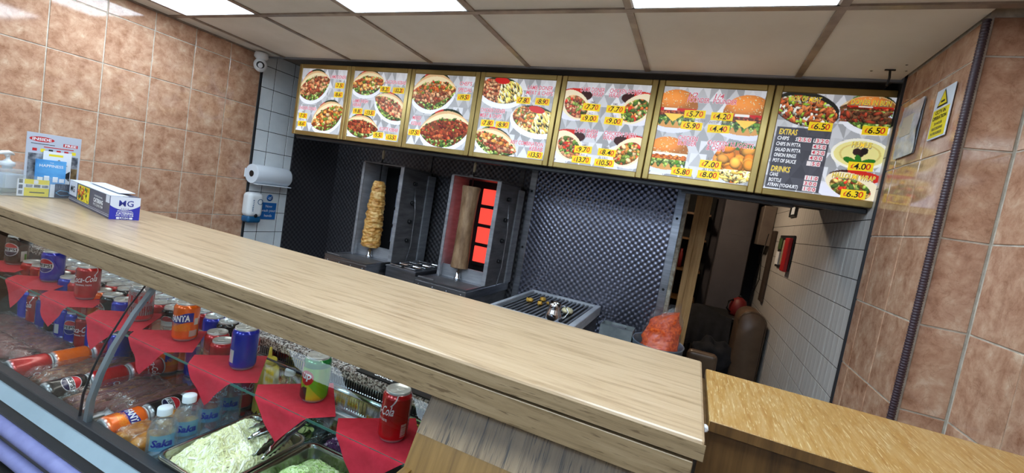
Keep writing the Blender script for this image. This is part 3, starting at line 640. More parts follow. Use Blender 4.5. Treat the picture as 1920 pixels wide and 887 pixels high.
for k in range(7):
    x0, x1 = BX[k]+0.002, BX[k+1]-0.002; last = k == 6
    wd, ht = x1-x0, ZT-ZB; fw = 0.027
    t = thing('menu_board', BL[k]+', in a gold frame', 'menu board', (x0, 2.13, ZB), group='backlit menu boards over the kitchen')
    part(MB().box(0.004, wd-0.004, 0.006, 0.10, 0.004, ht-0.004), 'light_box', ['dark_steel'], t)
    xr = wd if last else wd-fw
    for q in ((0, fw, 0, ht), (wd-fw, wd, 0, ht), (fw, wd-fw, 0, fw), (fw, wd-fw, ht-fw, ht)):
        if last and q[0] == wd-fw: continue
        a1 = q[1] if not (last and q[0] == fw) else wd
        part(MB().box(q[0], a1, 0, 0.03, q[2], q[3], ch=0.003), 'frame_rail', ['gold'], t)
    iw, ih = xr-fw, ht-2*fw
    mb = MB(); n = NB
    for j in range(n): mb.v += [(fw+iw*(i/(n-1)), 0.0055, fw+ih*(1-j/(n-1))) for i in range(n)]
    ii = np.arange((n-1)*(n-1)); r_, c_ = ii//(n-1), ii % (n-1); b_ = r_*n+c_
    mb.f = np.stack([b_, b_+n, b_+n+1, b_+1], -1).tolist(); mb.m = [0]*len(mb.f); mb.sm = [False]*len(mb.f)
    part(mb, 'printed_panel', ['vc_menu'], t, cols=s2l(board_image(k)).reshape(-1, 3))
    P = lambda u, v, d=0.0: (fw+iw*u, 0.0048-d, fw+ih*(1-v))
    tb = MB(); tf = MB()
    for s_, u, v, wq, st, h in TXT[k]:
        mi = {'p': 0, 'y': 1, 'w': 2}[st]
        if st != 'w': put_text(tb, s_, lambda x, y: (fw+iw*u+x+(0 if st == 'p' else 0.0015), 0.0050, fw+ih*(1-v)+y-(0 if st == 'p' else 0.0015)), h*ih*1.62, 0 if st == 'p' else 1, 0.042 if st == 'p' else 0.03, 0.1, fitw=wq*iw*(1.02 if st == 'p' else 1))
        put_text(tf, s_, lambda x, y: (fw+iw*u+x, 0.0044, fw+ih*(1-v)+y), h*ih*(1.6 if st == 'p' else 1.4), mi, 0.018, 0.1, fitw=wq*iw)
    for s_, u, v in SML[k]:
        put_text(tf, s_, lambda x, y: (fw+iw*u+x, 0.0044, fw+ih*(1-v)+y), 0.03*ih*1.3, 3, 0.01)
    part(tb, 'letter_outline', ['ink_white', 'ink_grey'], t); part(tf, 'lettering', ['ink_pink', 'ink_yel', 'ink_white', 'ink_grey'], t)
    for s_, u, v in PR[k]:
        sw = (0.17 if len(s_) == 4 else 0.185)*iw*(1.12 if k in (0, 1, 2, 3) else 1.25); sh = 0.085*ih
        cx, cz = fw+iw*u, fw+ih*(1-v)
        st = part(MB().box(-sw/2, sw/2, -0.0012, 0, -sh/2, sh/2, ch=0.0004), 'price_sticker', ['stick_yel'], t, loc=(cx, 0.0045, cz), rot=(0, random.uniform(-0.04, 0.03), 0))
        dg = MB(); adv = sw*0.84/(len(s_)+0.6); x = -sw*0.42+adv*0.5
        put_text(dg, '£', lambda a, b: (x+a, -0.0016, b), sh*0.72, 1, 0.01)
        x += adv*0.85
        for ci, ch in enumerate(s_):
            mi = 1 if ci == len(s_)-1 and ch == '0' else 0
            if ch == '.':
                put_text(dg, ch, lambda a, b: (x-adv*0.2+a, -0.0016, b-sh*0.25), sh, mi, 0.02); x += adv*0.6; continue
            put_text(dg, ch, lambda a, b: (x+a, -0.0016, b+(0.0006 if mi else 0)), sh*1.0, mi, 0.015, 0.1); x += adv
        part(dg, 'digits', ['ink_black', 'ink_red'], st)
    if last:
        for s_, u, v in (('250', .295, .468), ('320', .455, .468), ('450', .44, .527), ('420', .44, .586), ('400', .43, .642), (' 50', .42, .70), ('110', .43, .845), ('300', .43, .902), ('100', .43, .957)):
            for ci, ch in enumerate(s_):
                cx, cz = fw+iw*(u+(ci-1)*0.042), fw+ih*(1-v)
                b = part(MB().box(-0.0075, 0.0075, -0.0012, 0, -0.0095, 0.0095), 'digit_box', ['stick_white'], t, loc=(cx, 0.0045, cz))
                if ch != ' ':
                    d_ = MB(); put_text(d_, ch, lambda a, c: (a, -0.0016, c), 0.021, 0, 0.02); part(d_, 'digits', ['ink_crim'], b)
# added dark strip standing in for the undersides of the light boxes
single(MB().box(-2.573, 0.605, 2.17, 2.21, 0.190, 0.211, ch=0.004).box(-0.1, 0.36, 2.21, 2.26, 0.180, 0.205), 'underside_strip', ['rail_dark'], 'long dark strip standing in for the light box undersides of the menu boards', 'rail')

# ------------------------------------------------------------------ counter
ct = thing('service_counter', 'long light oak service counter with a stepped front edge', 'counter', (0, 0, 0))
part(MB().box(XL+0.012, 0.062, 0.634, 1.035, -0.297, -0.270, ch=0.0045), 'worktop', ['top'], ct)
part(MB().box(XL+0.012, 0.063, 0.6325, 0.634, -0.297, -0.2745), 'worktop_edge', ['fascia'], ct)  # thin strip giving the worktop front the shaded laminate colour
part(MB().box(XL+0.012, 0.052, 0.634, 0.66, -0.346, -0.3025, ch=0.001), 'fascia_board', ['fascia'], ct)
part(MB().box(XL+0.012, 0.052, 0.6605, 0.99, -0.335, -0.2975), 'counter_core', ['matt_black'], ct)
part(MB().box(-0.36, 0.04, 0.74, 0.98, -1.6, -0.335), 'support_cabinet', ['flap_side'], ct)
part(MB().box(XL+0.012, XL+0.05, 0.75, 0.98, -1.6, -0.335), 'support_panel', ['flap_side'], ct)
fp = thing('counter_flap', 'lower golden oak counter flap at the right end, beside the tiled wall', 'counter', (0, 0, 0))
part(MB().box(0.070, 0.60, 0.728, 1.005, -0.2915, -0.2750, ch=0.002), 'flap_top', ['flap'], fp)
part(MB().box(0.071, 0.60, 0.7265, 0.728, -0.291, -0.276), 'flap_edge', ['flap_side'], fp)
part(MB().box(0.60, 0.718, 0.728, 1.005, -0.2915, -0.2750, ch=0.002), 'flap_top', ['flap'], fp)
part(MB().box(0.085, 0.718, 0.745, 0.765, -1.6, -0.2925), 'front_panel', ['flap_side'], fp)
part(MB().box(0.066, 0.085, 0.745, 0.99, -1.6, -0.2925), 'side_panel', ['flap_side'], fp)
part(MB().lathe([(0.004, 0), (0.005, 0.002), (0.005, 0.01), (0.003, 0.012)], 10, R=Matrix.Rotation(PI/2, 3, 'X'), o=(0.0655, 0.728, -0.287)), 'hinge_pin', ['white'], fp)
# ------------------------------------------------------------------ display case
PROF = [(0.745, -0.347), (0.717, -0.387), (0.68, -0.447), (0.64, -0.532), (0.618, -0.596), (0.603, -0.66), (0.600, -0.718)]
def prof_pt(t):
    x = t*(len(PROF)-1); i = min(int(x), len(PROF)-2); f = x-i
    return (PROF[i][0]*(1-f)+PROF[i+1][0]*f, PROF[i][1]*(1-f)+PROF[i+1][1]*f)
case = thing('display_case', 'refrigerated glass display case below the service counter', 'display case', (0, 0, 0))
part(MB().box(XL+0.02, -0.40, 0.605, 1.03, -0.80, -0.77), 'deck', ['gastro'], case)
part(MB().box(XL+0.02, -0.40, 1.03, 1.06, -1.5, -0.597), 'back_panel', ['dark_steel'], case)
part(MB().box(XL+0.02, XL+0.05, 0.605, 1.03, -1.6, -0.36), 'end_panel', ['alu'], case)
part(MB().box(XL+0.02, -0.37, 0.56, 0.60, -1.6, -0.95), 'plinth', ['matt_black'], case)
# slotted grilles along the back
for z0, z1, y in ((-0.630, -0.597, 1.016), (-0.690, -0.642, 1.010)):
    g = part(MB().box(-1.30, -0.405, y+0.004, y+0.008, z0, z1), 'grille_back', ['matt_black'], case)
    gm = MB()
    for i in range(100): gm.box(-1.30+i*0.009, -1.2965+i*0.009, y, y+0.004, z0+0.004, z1-0.004)
    gm.box(-1.30, -0.405, y-0.002, y+0.004, z1-0.004, z1); gm.box(-1.30, -0.405, y-0.002, y+0.004, z0, z0+0.004)
    part(gm, 'grille_slats', ['bright_steel'], case, kind='stuff')
part(MB().box(-1.30, -0.405, 0.990, 1.008, -0.722, -0.695, ch=0.003), 'grille_ledge', ['steel'], case)
part(MB().box(XL+0.05, -0.402, 0.750, 0.912, -0.576, -0.570), 'glass_shelf', ['glass'], case)
part(MB().box(XL+0.05, -0.402, 0.7485, 0.750, -0.576, -0.570), 'shelf_edge', ['glass_edge'], case)
part(MB().box(XL+0.05, -0.402, 0.912, 0.914, -0.576, -0.570), 'shelf_edge', ['bright_steel'], case)
def pane(x0, x1):
    vs = []; fs = []; n = 18
    for i in range(n+1):
        y, z = prof_pt(i/n); vs += [(x0, y, z), (x1, y, z)]
    for i in range(n): fs.append((2*i, 2*i+1, 2*i+3, 2*i+2))
    return MB().add(vs, fs, 0, True)
part(pane(XL+0.05, -1.341), 'front_pane', ['glass'], case); part(pane(-1.337, -0.402), 'front_pane', ['glass'], case)
part(MB().box(-2.78, -0.45, 0.792, 0.812, -0.347, -0.341), 'light_strip', [mat('case_strip_light', (1.0, 0.95, 0.88), 0.5, emis=CASE_STRIP)], case)
def rib(x, w_, d, m, nm):
    mb = MB(); n = 18
    for i in range(n):
        (y0, z0), (y1, z1) = prof_pt(i/n), prof_pt((i+1)/n)
        mb.add([(x, y0-d, z0-d*.4), (x+w_, y0-d, z0-d*.4), (x+w_, y0+d, z0+d*.4), (x, y0+d, z0+d*.4), (x, y1-d, z1-d*.4), (x+w_, y1-d, z1-d*.4), (x+w_, y1+d, z1+d*.4), (x, y1+d, z1+d*.4)],
               [(0, 1, 5, 4), (1, 2, 6, 5), (2, 3, 7, 6), (3, 0, 4, 7)], 0, False)
    part(mb, nm, [m], case)
rib(-1.310, 0.016, 0.006, 'alu', 'glass_strut'); rib(-1.340, 0.002, 0.003, 'rail_dark', 'pane_gasket')
# front rails under the glass
xa, xb = XL+0.02, -0.37
part(MB().box(xa, xb, 0.586, 0.612, -0.742, -0.716, ch=0.002), 'glass_rail', ['rail_dark'], case)
part(MB().prism([(xa, 0.590, -0.745), (xa, 0.574, -0.780), (xa, 0.60, -0.780), (xa, 0.61, -0.745)], (xb-xa, 0, 0)), 'light_rail', ['alu_light'], case)
part(MB().prism([(xa, 0.582, -0.7815), (xa, 0.572, -0.812), (xa, 0.60, -0.812), (xa, 0.60, -0.7815)], (xb-xa, 0, 0)), 'dark_rail', ['rail_dark'], case)
part(MB().box(xa, xb, 0.577, 0.60, -0.95, -0.814), 'olive_panel', ['olive'], case)
for z, r in ((-0.842, 0.019), (-0.912, 0.019)):
    part(MB().tube([(xa, 0.573, z), (xb, 0.573, z)], r, 20), 'bumper_roll', ['lilac'], case)
part(MB().tube([(xa, 0.545, -0.985), (xb, 0.545, -0.985)], 0.012, 12), 'lower_rail', ['steel'], case)
# wooden cheek at the right end
def cheek(t0, t1, m, nm, off=0.006):
    n = 12; vs = []; fs = []
    for i in range(n+1):
        y, z = prof_pt(t0+(t1-t0)*i/n); vs += [(-0.402, y-off, z-off*.5), (0.045, y-off, z-off*.5), (-0.402, y+0.014, z+0.004), (0.045, y+0.014, z+0.004)]
    for i in range(n):
        a, b = 4*i, 4*i+4; fs += [(a, a+1, b+1, b), (a+2, b+2, b+3, a+3), (a, b, b+2, a+2), (a+1, a+3, b+3, b+1)]
    fs += [(0, 2, 3, 1), (4*n, 4*n+1, 4*n+3, 4*n+2)]
    part(MB().add(vs, fs, 0, False), nm, [m], case)
cheek(0.02, 0.333*0.97, 'cheek', 'oak_cheek'); cheek(0.333*0.975, 1.0, 'cheek2', 'oak_cheek', 0.005)
part(MB().box(-0.401, 0.045, 0.59, 0.61, -1.6, -0.715), 'oak_cheek', ['cheek2'], case)
part(MB().box(-0.401, -0.385, 0.62, 1.03, -1.5, -0.5), 'cheek_side', ['cheek2'], case)

gr = single(MB().box(XL+0.02, 0.045, 1.000, 1.42, -0.594, -0.562, ch=0.004), 'granite_worktop', ['granite'], 'speckled granite worktop strip behind the display case', 'worktop')
kb = single(MB().box(XL+0.03, 0.04, 1.07, 1.40, -1.6, -0.595), 'base_cabinet', ['steel'], 'steel base cabinet under the granite worktop', 'cabinet')
ls = thing('label_strip', 'black strip with raised pale lettering lying on the granite edge', 'sign', (-0.67, 1.022, -0.5618), rz=-0.02)
part(MB().box(-0.16, 0.16, -0.02, 0.02, 0, 0.004), 'strip', ['black'], ls)
q = MB()
for i, s_ in enumerate(('SAUCE', 'ON', 'THE', 'SIDE')[:1]): put_text(q, s_, lambda x, y: (x-0.07, y, 0.0045), 0.022, 0, 0.01)
part(q, 'lettering', ['ink_white'], ls)

# ------------------------------------------------------------------ drinks cans
CR, CH = 0.033, 0.115
CP = [(0.0, 0.004), (0.022, 0.004), (0.0265, 0.0), (0.029, 0.003), (0.0325, 0.010), (0.033, 0.014)]
def can_mesh(kind):
    n = 150; body = []
    zs = [0.004, 0.0, 0.003, 0.010, 0.014]+list(np.linspace(0.016, 0.100, 85))+[0.104, 0.108, 0.110]
    rs_ = [0.022, 0.0265, 0.029, 0.0325, 0.033]+[0.033]*85+[0.0310, 0.0285, 0.0270]
    mb = MB(); mb.lathe(list(zip(rs_, zs)), n, cap=True)
    V = np.array(mb.v); th = np.degrees(np.arctan2(V[:, 1], V[:, 0])); z = V[:, 2]
    x = ((th+90+180) % 360-180)          # angle from the logo centre (faces -Y)
    xx = np.radians(x)*CR                # arc length
    c = np.zeros((len(V), 3))
    def S(mask, cc): c[mask] = col(cc)
    rr = np.random.RandomState(5)
    if kind.startswith('pepsi'):
        S(z > -1, (8, 32, 172) if kind == 'pepsi_blue' else (8, 8, 10))
        d = np.hypot(xx, z-0.062)
        S(d < 0.026, (226, 228, 232)); S((d < 0.0245) & (z > 0.070), (190, 26, 40)); S((d < 0.0245) & (z < 0.054), (16, 40, 130) if kind == 'pepsi_blue' else (18, 26, 70))
        S((np.abs(x-150) < 16) & (z > 0.02) & (z < 0.055), (214, 216, 214))
        if kind == 'pepsi_black': S((np.abs(x-75) < 18) & (z > 0.016) & (z < 0.055), (214, 222, 214)); S((np.abs(x-84) < 8) & (z > 0.018) & (z < 0.045), (70, 170, 60))
        else: S((np.abs(x-150) < 16) & (z > 0.06) & (z < 0.095) & (np.modf(np.abs(x)/6)[0] > .5), (70, 90, 170))
    if kind in ('cola', 'cola_b'):
        S(z > -1, (182, 8, 16)); S((z > 0.052) & (z < 0.099), (168, 6, 12))
        S((np.abs(x-110) < 12) & (z > 0.016) & (z < 0.045) & (np.modf(z*300)[0] > .4), (226, 210, 206))
        S((np.abs(xx+0.0-0.04*np.sin((z-0.06)*30)) < 0.0016) & (z > 0.085), (230, 226, 226))
    if kind == 'silver':
        S(z > -1, (150, 150, 154)); S((z < 0.095) & (z > 0.03) & (rr.rand(len(V)) > .6), (176, 50, 56)); S((z > 0.06) & (z < 0.085) & (np.abs(x) < 70) & (np.modf((x+400)/24)[0] > .35), (178, 30, 40)); S((z < 0.05) & (np.modf((x+400)/10)[0] > .55), (120, 40, 46)); S(z < 0.02, (196, 60, 64))
    if kind == 'orange':
        S(z > -1, (242, 104, 4)); b = 0.060+0.008*np.sin(np.radians(x*2)); S((np.abs(z-b-0.006) < 0.014) & (np.abs(x) < 62), (34, 44, 150))
        S((z > 0.032) & (z < 0.056) & (np.abs(x) < 50) & (rr.rand(len(V)) > .45), (250, 150, 10)); S((np.abs(x-68) < 20) & (z > 0.016) & (z < 0.034), (222, 214, 200)); S((np.abs(x-80) < 12) & (z > 0.05) & (z < 0.07), (214, 210, 200))
    if kind == 'seven':
        S(z > -1, (120, 186, 30)); S(z > 0.088, (10, 120, 50)); S((z < 0.05-0.0006*x) & (x > -10), (196, 200, 40)); S((z < 0.035+0.0006*np.abs(x+30)) & (x < 0) & (z < 0.04), (60, 30, 30)); S((x < -50), (16, 110, 50)); S((x < -38) & (x > -75) & (z > 0.06) & (z < 0.1), (222, 226, 226))
        d = np.hypot(xx+0.004, z-0.064); S(d < 0.0185, (204, 24, 34))
    S(z < 0.006, (170, 172, 176)); S(z > 0.1085, (180, 182, 186))
    me = mb.mesh('body', [M['vc_can']], s2l(c)); return me
LETT = {}
def can_letters(kind):
    mb = MB(); k = CR+0.0004
    def W(cx, cz, sl=0.0): return lambda x, y: (k*math.sin((x+cx)/CR), -k*math.cos((x+cx)/CR), cz+y+sl*x)
    if kind.startswith('pepsi'): put_text(mb, 'PEPSI', W(0, 0.062), 0.0165, 1, 0.03, fitw=0.044); ms = ['p_white', 'p_black']
    elif kind in ('cola', 'cola_b'):
        put_text(mb, 'Coca-Cola', W(0, 0.072, 0.10), 0.030, 0, 0.004, 0.35, fitw=0.072); put_text(mb, 'ORIGINAL TASTE', W(0, 0.052), 0.007, 0, 0.01, fitw=0.045); ms = ['p_white', 'p_black']
    elif kind == 'orange': put_text(mb, 'FANTA', W(0, 0.070, 0.08), 0.026, 0, 0.035, fitw=0.054); ms = ['p_white', 'p_black']
    elif kind == 'seven': put_text(mb, 'up', W(-0.004, 0.065), 0.026, 0, 0.03, 0.1); put_text(mb, '7', W(-0.031, 0.08), 0.042, 1, 0.05); ms = ['p_white', 'p_red']
    else: return None
    return mb, ms
lidm = MB().lathe([(0.0270, 0.110), (0.0275, 0.1125), (0.0268, 0.1145), (0.0255, 0.1145), (0.0245, 0.1105), (0.0, 0.1105)], 40, cap=False)
tabm = MB().box(-0.006, 0.006, -0.004, 0.013, 0.1115, 0.1125, ch=0.0005).lathe([(0.003, 0.1107), (0.003, 0.1130), (0, 0.1132)], 10, o=(0, 0, 0))
tabm.lathe([(0.0085, 0.1108), (0.008, 0.1112), (0.0, 0.1109)], 16, o=(0, -0.011, 0))
LID = lidm.mesh('lid', [M['lid']]); TAB = tabm.mesh('ring_pull', [M['lid']])
PROTO = {}
def can(kind, x, y, z, label, rz=0, group=None, R=None, letters=True, offs=40):
    """rz None: logo turned 'offs' degrees left of the viewer"""
    t = thing('drinks_can', label, 'can', (x, y, z), group=group)
    if kind not in PROTO:
        lt = can_letters(kind); PROTO[kind] = (can_mesh(kind), lt[0].mesh('lettering', mats_of(lt[1])) if lt else None)
    b, l = PROTO[kind]
    o = part(b, 'body', None, t) if not isinstance(b, MB) else None
    if l is not None and letters: part(l, 'lettering', None, o)
    li = part(LID, 'lid', None, t); part(TAB, 'ring_pull', None, li)
    if R is not None: t.rotation_euler = R
    elif rz is None: t.rotation_euler = (0, 0, math.atan2(-y, -x)+PI/2-math.radians(offs))
    else: t.rotation_euler = (0, 0, rz)
    return t
SH = -0.5685
cans = [('pepsi_black', -2.446, .848, 'black cola can with a round globe emblem, leftmost on the glass shelf', 38), ('pepsi_blue', -2.141, .839, 'blue cola can with a round globe emblem, second from left on the glass shelf', 42),
        ('cola', -1.877, .829, 'red cola can with white script, third from left on the shelf beside the blue can', 22), ('silver', -1.579, .838, 'silver and red can behind the grey glass strut', 0),
        ('orange', -1.349, .838, 'orange fizzy drink can with blue label on the fifth napkin', 30), ('pepsi_blue', -1.07, .825, 'blue cola can showing its small print and barcode, sixth on the shelf', -150),
        ('seven', -0.802, .824, 'green lemon and lime can with a red spot, on the seventh napkin', 32), ('cola', -0.544, .811, 'red cola can nearest the camera, at the right end of the shelf', 68)]
for kd, x, y, lb, of in cans: can(kd, x, y, SH, lb, None, 'single cans on red napkins on the glass shelf', offs=of)
# napkins folded over the shelf edge
def napkin(cx, cy, s, rot, seed, label):
    hs = s/2; ang = math.radians(45+rot); ye = 0.7475; r0 = 0.007
    def fn(u, v):
        a, b = (u-0.5)*s, (v-0.5)*s; x = a*math.cos(ang)-b*math.sin(ang)+cx; y = a*math.sin(ang)+b*math.cos(ang)+cy
        wv = noise.noise(Vector((x*14, y*14, seed)))
        d = (ye+0.003)-y
        if d <= 0: return (x, y, 0.0012+0.0012*max(0, wv)*min(1, -d*30))
        L_ = r0*PI/2
        if d < L_: t_ = d/r0; return (x, ye+0.003-r0*math.sin(t_), -r0*(1-math.cos(t_)))
        dd = d-L_
        return (x+0.10*dd*wv, ye+0.003-r0-0.10*dd+0.012*wv*min(1, dd*30)+0.05*dd*math.sin(x*60+seed), -r0-dd)
    mb = MB().grid(fn, 34, 34); n = len(mb.v)
    o = single(mb, 'napkin', ['red_nap'], label, 'napkin', (0, 0, SH-0.0018), group='red paper napkins hanging over the shelf edge')
    return o
ordn = ['leftmost', 'second', 'third', 'fourth', 'fifth', 'sixth', 'seventh', 'eighth']
und = ['the black can', 'the blue cola can', 'the red script can', 'the silver and red can', 'the orange can', 'the blue can showing its barcode', 'the green can', 'the nearest red can']
for i, (cx, rt) in enumerate(((-2.43, 3), (-2.135, 0), (-1.885, 2), (-1.60, -3), (-1.365, 2), (-1.090, 0), (-0.825, 2), (-0.560, -4))):
    napkin(cx, 0.79 if i != 7 else 0.785, 0.182, rt, i*3.3, 'red paper napkin under '+und[i]+', '+ordn[i]+' from the left')

# cans stacked two high at the back of the deck
DZ = -0.77
flav = ['pepsi_blue', 'cola', 'orange', 'pepsi_black']
fl_nm = {'pepsi_blue': 'blue', 'cola': 'red', 'orange': 'orange', 'pepsi_black': 'black', 'seven': 'green'}
ORD = ['first', 'second', 'third', 'fourth', 'fifth', 'sixth', 'seventh', 'eighth', 'ninth', 'tenth', 'eleventh', 'twelfth', 'thirteenth', 'fourteenth', 'fifteenth']
random.seed(11)
k0 = 0
for row, yy in enumerate((0.865, 0.935, 1.0-0.025)):
    for i in range(15 if row else 10):
        x = -2.36+i*0.0705+0.01*row
        for lay_ in range(2):
            if row < 2 and x > -1.55 : continue
            if row == 0: kd = [['pepsi_blue', 'cola', 'pepsi_blue', 'pepsi_black', 'pepsi_blue'][i % 5], ['cola', 'cola', 'orange', 'pepsi_black', 'pepsi_blue'][i % 5]][lay_]
            else: kd = flav[(i*(row+1)+lay_) % 4]
            yq = yy
            can(kd, x, yq, DZ+lay_*0.1155, '%s can, %s from the left in the %s row of stacked cans, %s layer' % (fl_nm[kd], ORD[i], ('front', 'middle', 'back')[row], ('bottom', 'top')[lay_]), random.uniform(0, 6.28), 'cans stacked two high at the back of the case', letters=row == 0)
# three red cans behind the blue one
for i, (x, y) in enumerate(((-1.285, 0.895), (-1.213, 0.865), (-1.205, 0.94))):
    for z in (0, 1): can('cola', x, y, DZ+z*0.1155, 'red can in the short group beside the mustard bottle, %s layer, %s' % (('bottom', 'top')[z], ('left', 'middle', 'right')[i]), random.uniform(0, 6), 'red cans beside the mustard bottle')

# cans lying end to end between the wrapped trays
def lying(x, seq, y0=0.612, z=-0.737, dx=0.0):
    for i, (kd, roll, lb) in enumerate(seq):
        y = y0+i*0.0975+0.0
        t = can(kd, x+dx*i, y, z, lb, group=None)
        t.scale = (1, 1, 0.84)
        t.rotation_euler = Matrix.Rotation(0, 3, 'Z').to_euler()
        Rm = Matrix.Rotation(-PI/2, 3, 'X') @ Matrix.Rotation(roll, 3, 'Z')
        t.rotation_euler = Rm.to_euler()
lying(-1.775, [('cola', 3.0, 'red can lying at the left front edge of the case'), ('orange', -1.7, 'plain orange side of a can lying between two red cans'), ('cola', 2.4, 'red can lying behind the orange can in the leftmost lying row')])
lying(-1.56, [('pepsi_black', 0.7, 'black cola can lying at the front of the middle row'), ('cola', 2.7, 'red can lying behind the black can in the middle row'), ('cola_b', 1.0, 'red can lying at the back of the middle row')])
lying(-1.27, [('orange', 0.75, 'orange can lying at the front beside the sesame bread'), ('pepsi_black', 0.7, 'black cola can lying behind the orange can near the water bottles'), ('cola', 0.9, 'red can lying furthest back in the right lying row')])

# wrapped trays of meat and bread
def tray(x0, x1, y0, y1, label, kind, seed, cat='food', hh=0.035):
    cx, cy = (x0+x1)/2, (y0+y1)/2; a, b = (x1-x0)/2, (y1-y0)/2
    t = thing('wrapped_tray', label, cat, (cx, cy, DZ))
    part(MB().box(-a, a, -b, b, 0, 0.008, ch=0.003), 'tray', ['white'], t)
    rs = random.Random(seed)
    if kind == 'meat':
        for i in range(6):
            px, py = (-a*0.5, 0, a*0.5)[i % 3], (-b*0.5, b*0.45)[i//3]
            part(MB().blob((px, py, 0.008+hh*0.55), (a*0.36, b*0.5, hh*0.6), seed+i, 0.35, 1.6, 18, 10), 'meat_slab', ['meat_mauve' if seed % 2 else 'meat_brown'], t)
    if kind == 'skewer':
        for i in range(9):
            px = -a*0.85+i*a*0.21
            part(MB().tube([(px+0.01*math.sin(j*2+i), -b*0.9+b*1.8*j/6, 0.02+0.006*math.sin(j*1.7+i)) for j in range(7)], [0.008+0.003*rs.random() for _ in range(7)], 8), 'meat_stick', ['meat_mauve' if i % 3 else 'meat_brown'], t)
    if kind == 'mince':
        part(MB().blob((0, 0, 0.008+hh*0.4), (a*0.95, b*0.95, hh*0.7), seed, 0.3, 5, 40, 20), 'cooked_meat', ['meat_brown'], t)
    if kind == 'bun':
        for i in range(4):
            px, py = (-a*0.5, a*0.5)[i % 2], (-b*0.5, b*0.45)[i//2]
            part(MB().blob((px, py, 0.008+hh*0.6), (a*0.52, b*0.48, hh*0.75), seed+i, 0.2, 1.3, 20, 12), 'bread_roll', ['bun'], t)
    rr = np.random.RandomState(seed)
    def fn(u, v):
        x, y = (u-0.5)*2*a*1.04, (v-0.5)*2*b*1.04; e = max(abs(u-0.5), abs(v-0.5))*2
        h = (hh+0.018)*(1-max(0, (e-0.7)/0.3)**2)+0.004*noise.noise(Vector((x*55, y*30, seed)))+0.003*abs(noise.noise(Vector((x*140+y*60, y*90, seed))))
        return (x, y, max(0.009, h))
    part(MB().grid(fn, 40, 40), 'cling_wrap', ['film'], t)
M['meat_mauve'] = noisy('cured_mauve_meat', rgb(84, 44, 42), rgb(140, 90, 84), 40, 0.5, bump=0.5)
M['meat_brown'] = noisy('cooked_brown_meat', rgb(74, 44, 26), rgb(146, 98, 62), 60, 0.5, bump=0.8, c3=rgb(110, 66, 40))
M['bun'] = noisy('glazed_sesame_bread', rgb(132, 72, 16), rgb(206, 146, 56), 22, 0.35, bump=0.4, c3=rgb(172, 108, 30))
tray(-2.36, -1.82, 0.64, 0.81, 'film-wrapped tray of mauve meat slabs at the far left of the case', 'meat', 21)
tray(-1.735, -1.60, 0.625, 0.90, 'film-wrapped tray of crumbly brown cooked meat between the two left lying rows', 'mince', 4)
tray(-1.52, -1.40, 0.625, 0.86, 'film-wrapped tray of pale and mauve meat strips in front of the strut', 'skewer', 5)
tray(-1.40, -1.31, 0.68, 0.90, 'film-wrapped tray of dark skewered meat beside the orange lying can', 'skewer', 8, hh=0.045)
tray(-1.235, -1.125, 0.612, 0.80, 'film-wrapped golden sesame bread rolls beside the water bottles', 'bun', 13)

# water bottles
def water(x, y, z, label, rz=0):
    t = thing('water_bottle', label, 'bottle', (x, y, z), rz, group='small water bottles in the display case')
    pr = [(0.0, 0.004), (0.022, 0.0), (0.028, 0.004), (0.030, 0.012)]
    for i in range(9): pr += [(0.0305, 0.014+i*0.005), (0.0293, 0.0165+i*0.005)]
    pr += [(0.0305, 0.062), (0.0305, 0.098), (0.029, 0.104), (0.0245, 0.116), (0.017, 0.127), (0.0125, 0.133), (0.0125, 0.140)]
    part(MB().lathe(pr, 32, cap=False), 'bottle', ['pet'], t)
    part(MB().lathe([(0.0, 0.006), (0.027, 0.006), (0.0285, 0.014), (0.0285, 0.098), (0.022, 0.114), (0, 0.114)], 24, cap=False), 'water', ['water'], t)
    cp = [(0.0155, 0.134), (0.0155, 0.149), (0.0145, 0.151), (0, 0.151)]
    part(MB().lathe(cp, 28, cap=False), 'cap', ['paper'], t)
    lb = MB(); n = 14; k = 0.0309
    f = lambda u, v: (k*math.sin((u-0.5)*1.7), -k*math.cos((u-0.5)*1.7), 0.056+0.038*v)
    lb.grid(f, n, 3); l = part(lb, 'label', ['label_blue'], t)
    tx = MB(); put_text(tx, 'Saka', lambda x_, y_: ((k+.0004)*math.sin(x_/k), -(k+.0004)*math.cos(x_/k), 0.075+y_), 0.024, 0, 0.035, 0.2); part(tx, 'lettering', ['p_blue'], l)
    tx = MB(); put_text(tx, 'WATER', lambda x_, y_: ((k+.0004)*math.sin(x_/k), -(k+.0004)*math.cos(x_/k), 0.066+y_), 0.006, 0, 0.01) if False else None
    return t
M['water'] = glass('still_water', (0.90, 0.95, 0.98), ior=1.2, haze=0.03)
M['label_blue'] = glass('pale_blue_film_label', (0.45, 0.75, 0.92), haze=0.28, hazecol=rgb(130, 200, 240))
for i, (x, y) in enumerate(((-1.078, 0.645), (-1.098, 0.712), (-1.118, 0.782), (-1.138, 0.852))):
    water(x+0.0, y, DZ, ('nearest', 'second nearest', 'third nearest', 'furthest')[i]+' small water bottle in the row beside the shredded cabbage', math.atan2(-y, -x)+PI/2+0.0)
for i in range(3):
    water(-1.06+0.07*i, 0.982, DZ, 'clear bottle standing behind the mustard bottle, %s' % ('left', 'middle', 'right')[i], 1.0)
M['mustard'] = mat('mustard_plastic', rgb(206, 184, 62), 0.35)
t = thing('mustard_bottle', 'yellow mustard squeeze bottle with a nozzle behind the glass shelf', 'bottle', (-1.132, 0.963, DZ))
part(MB().lathe([(0.0, 0.002), (0.03, 0.0), (0.0325, 0.006), (0.0325, 0.125), (0.030, 0.140), (0.018, 0.152), (0, 0.152)], 32, cap=False), 'bottle', ['mustard'], t)
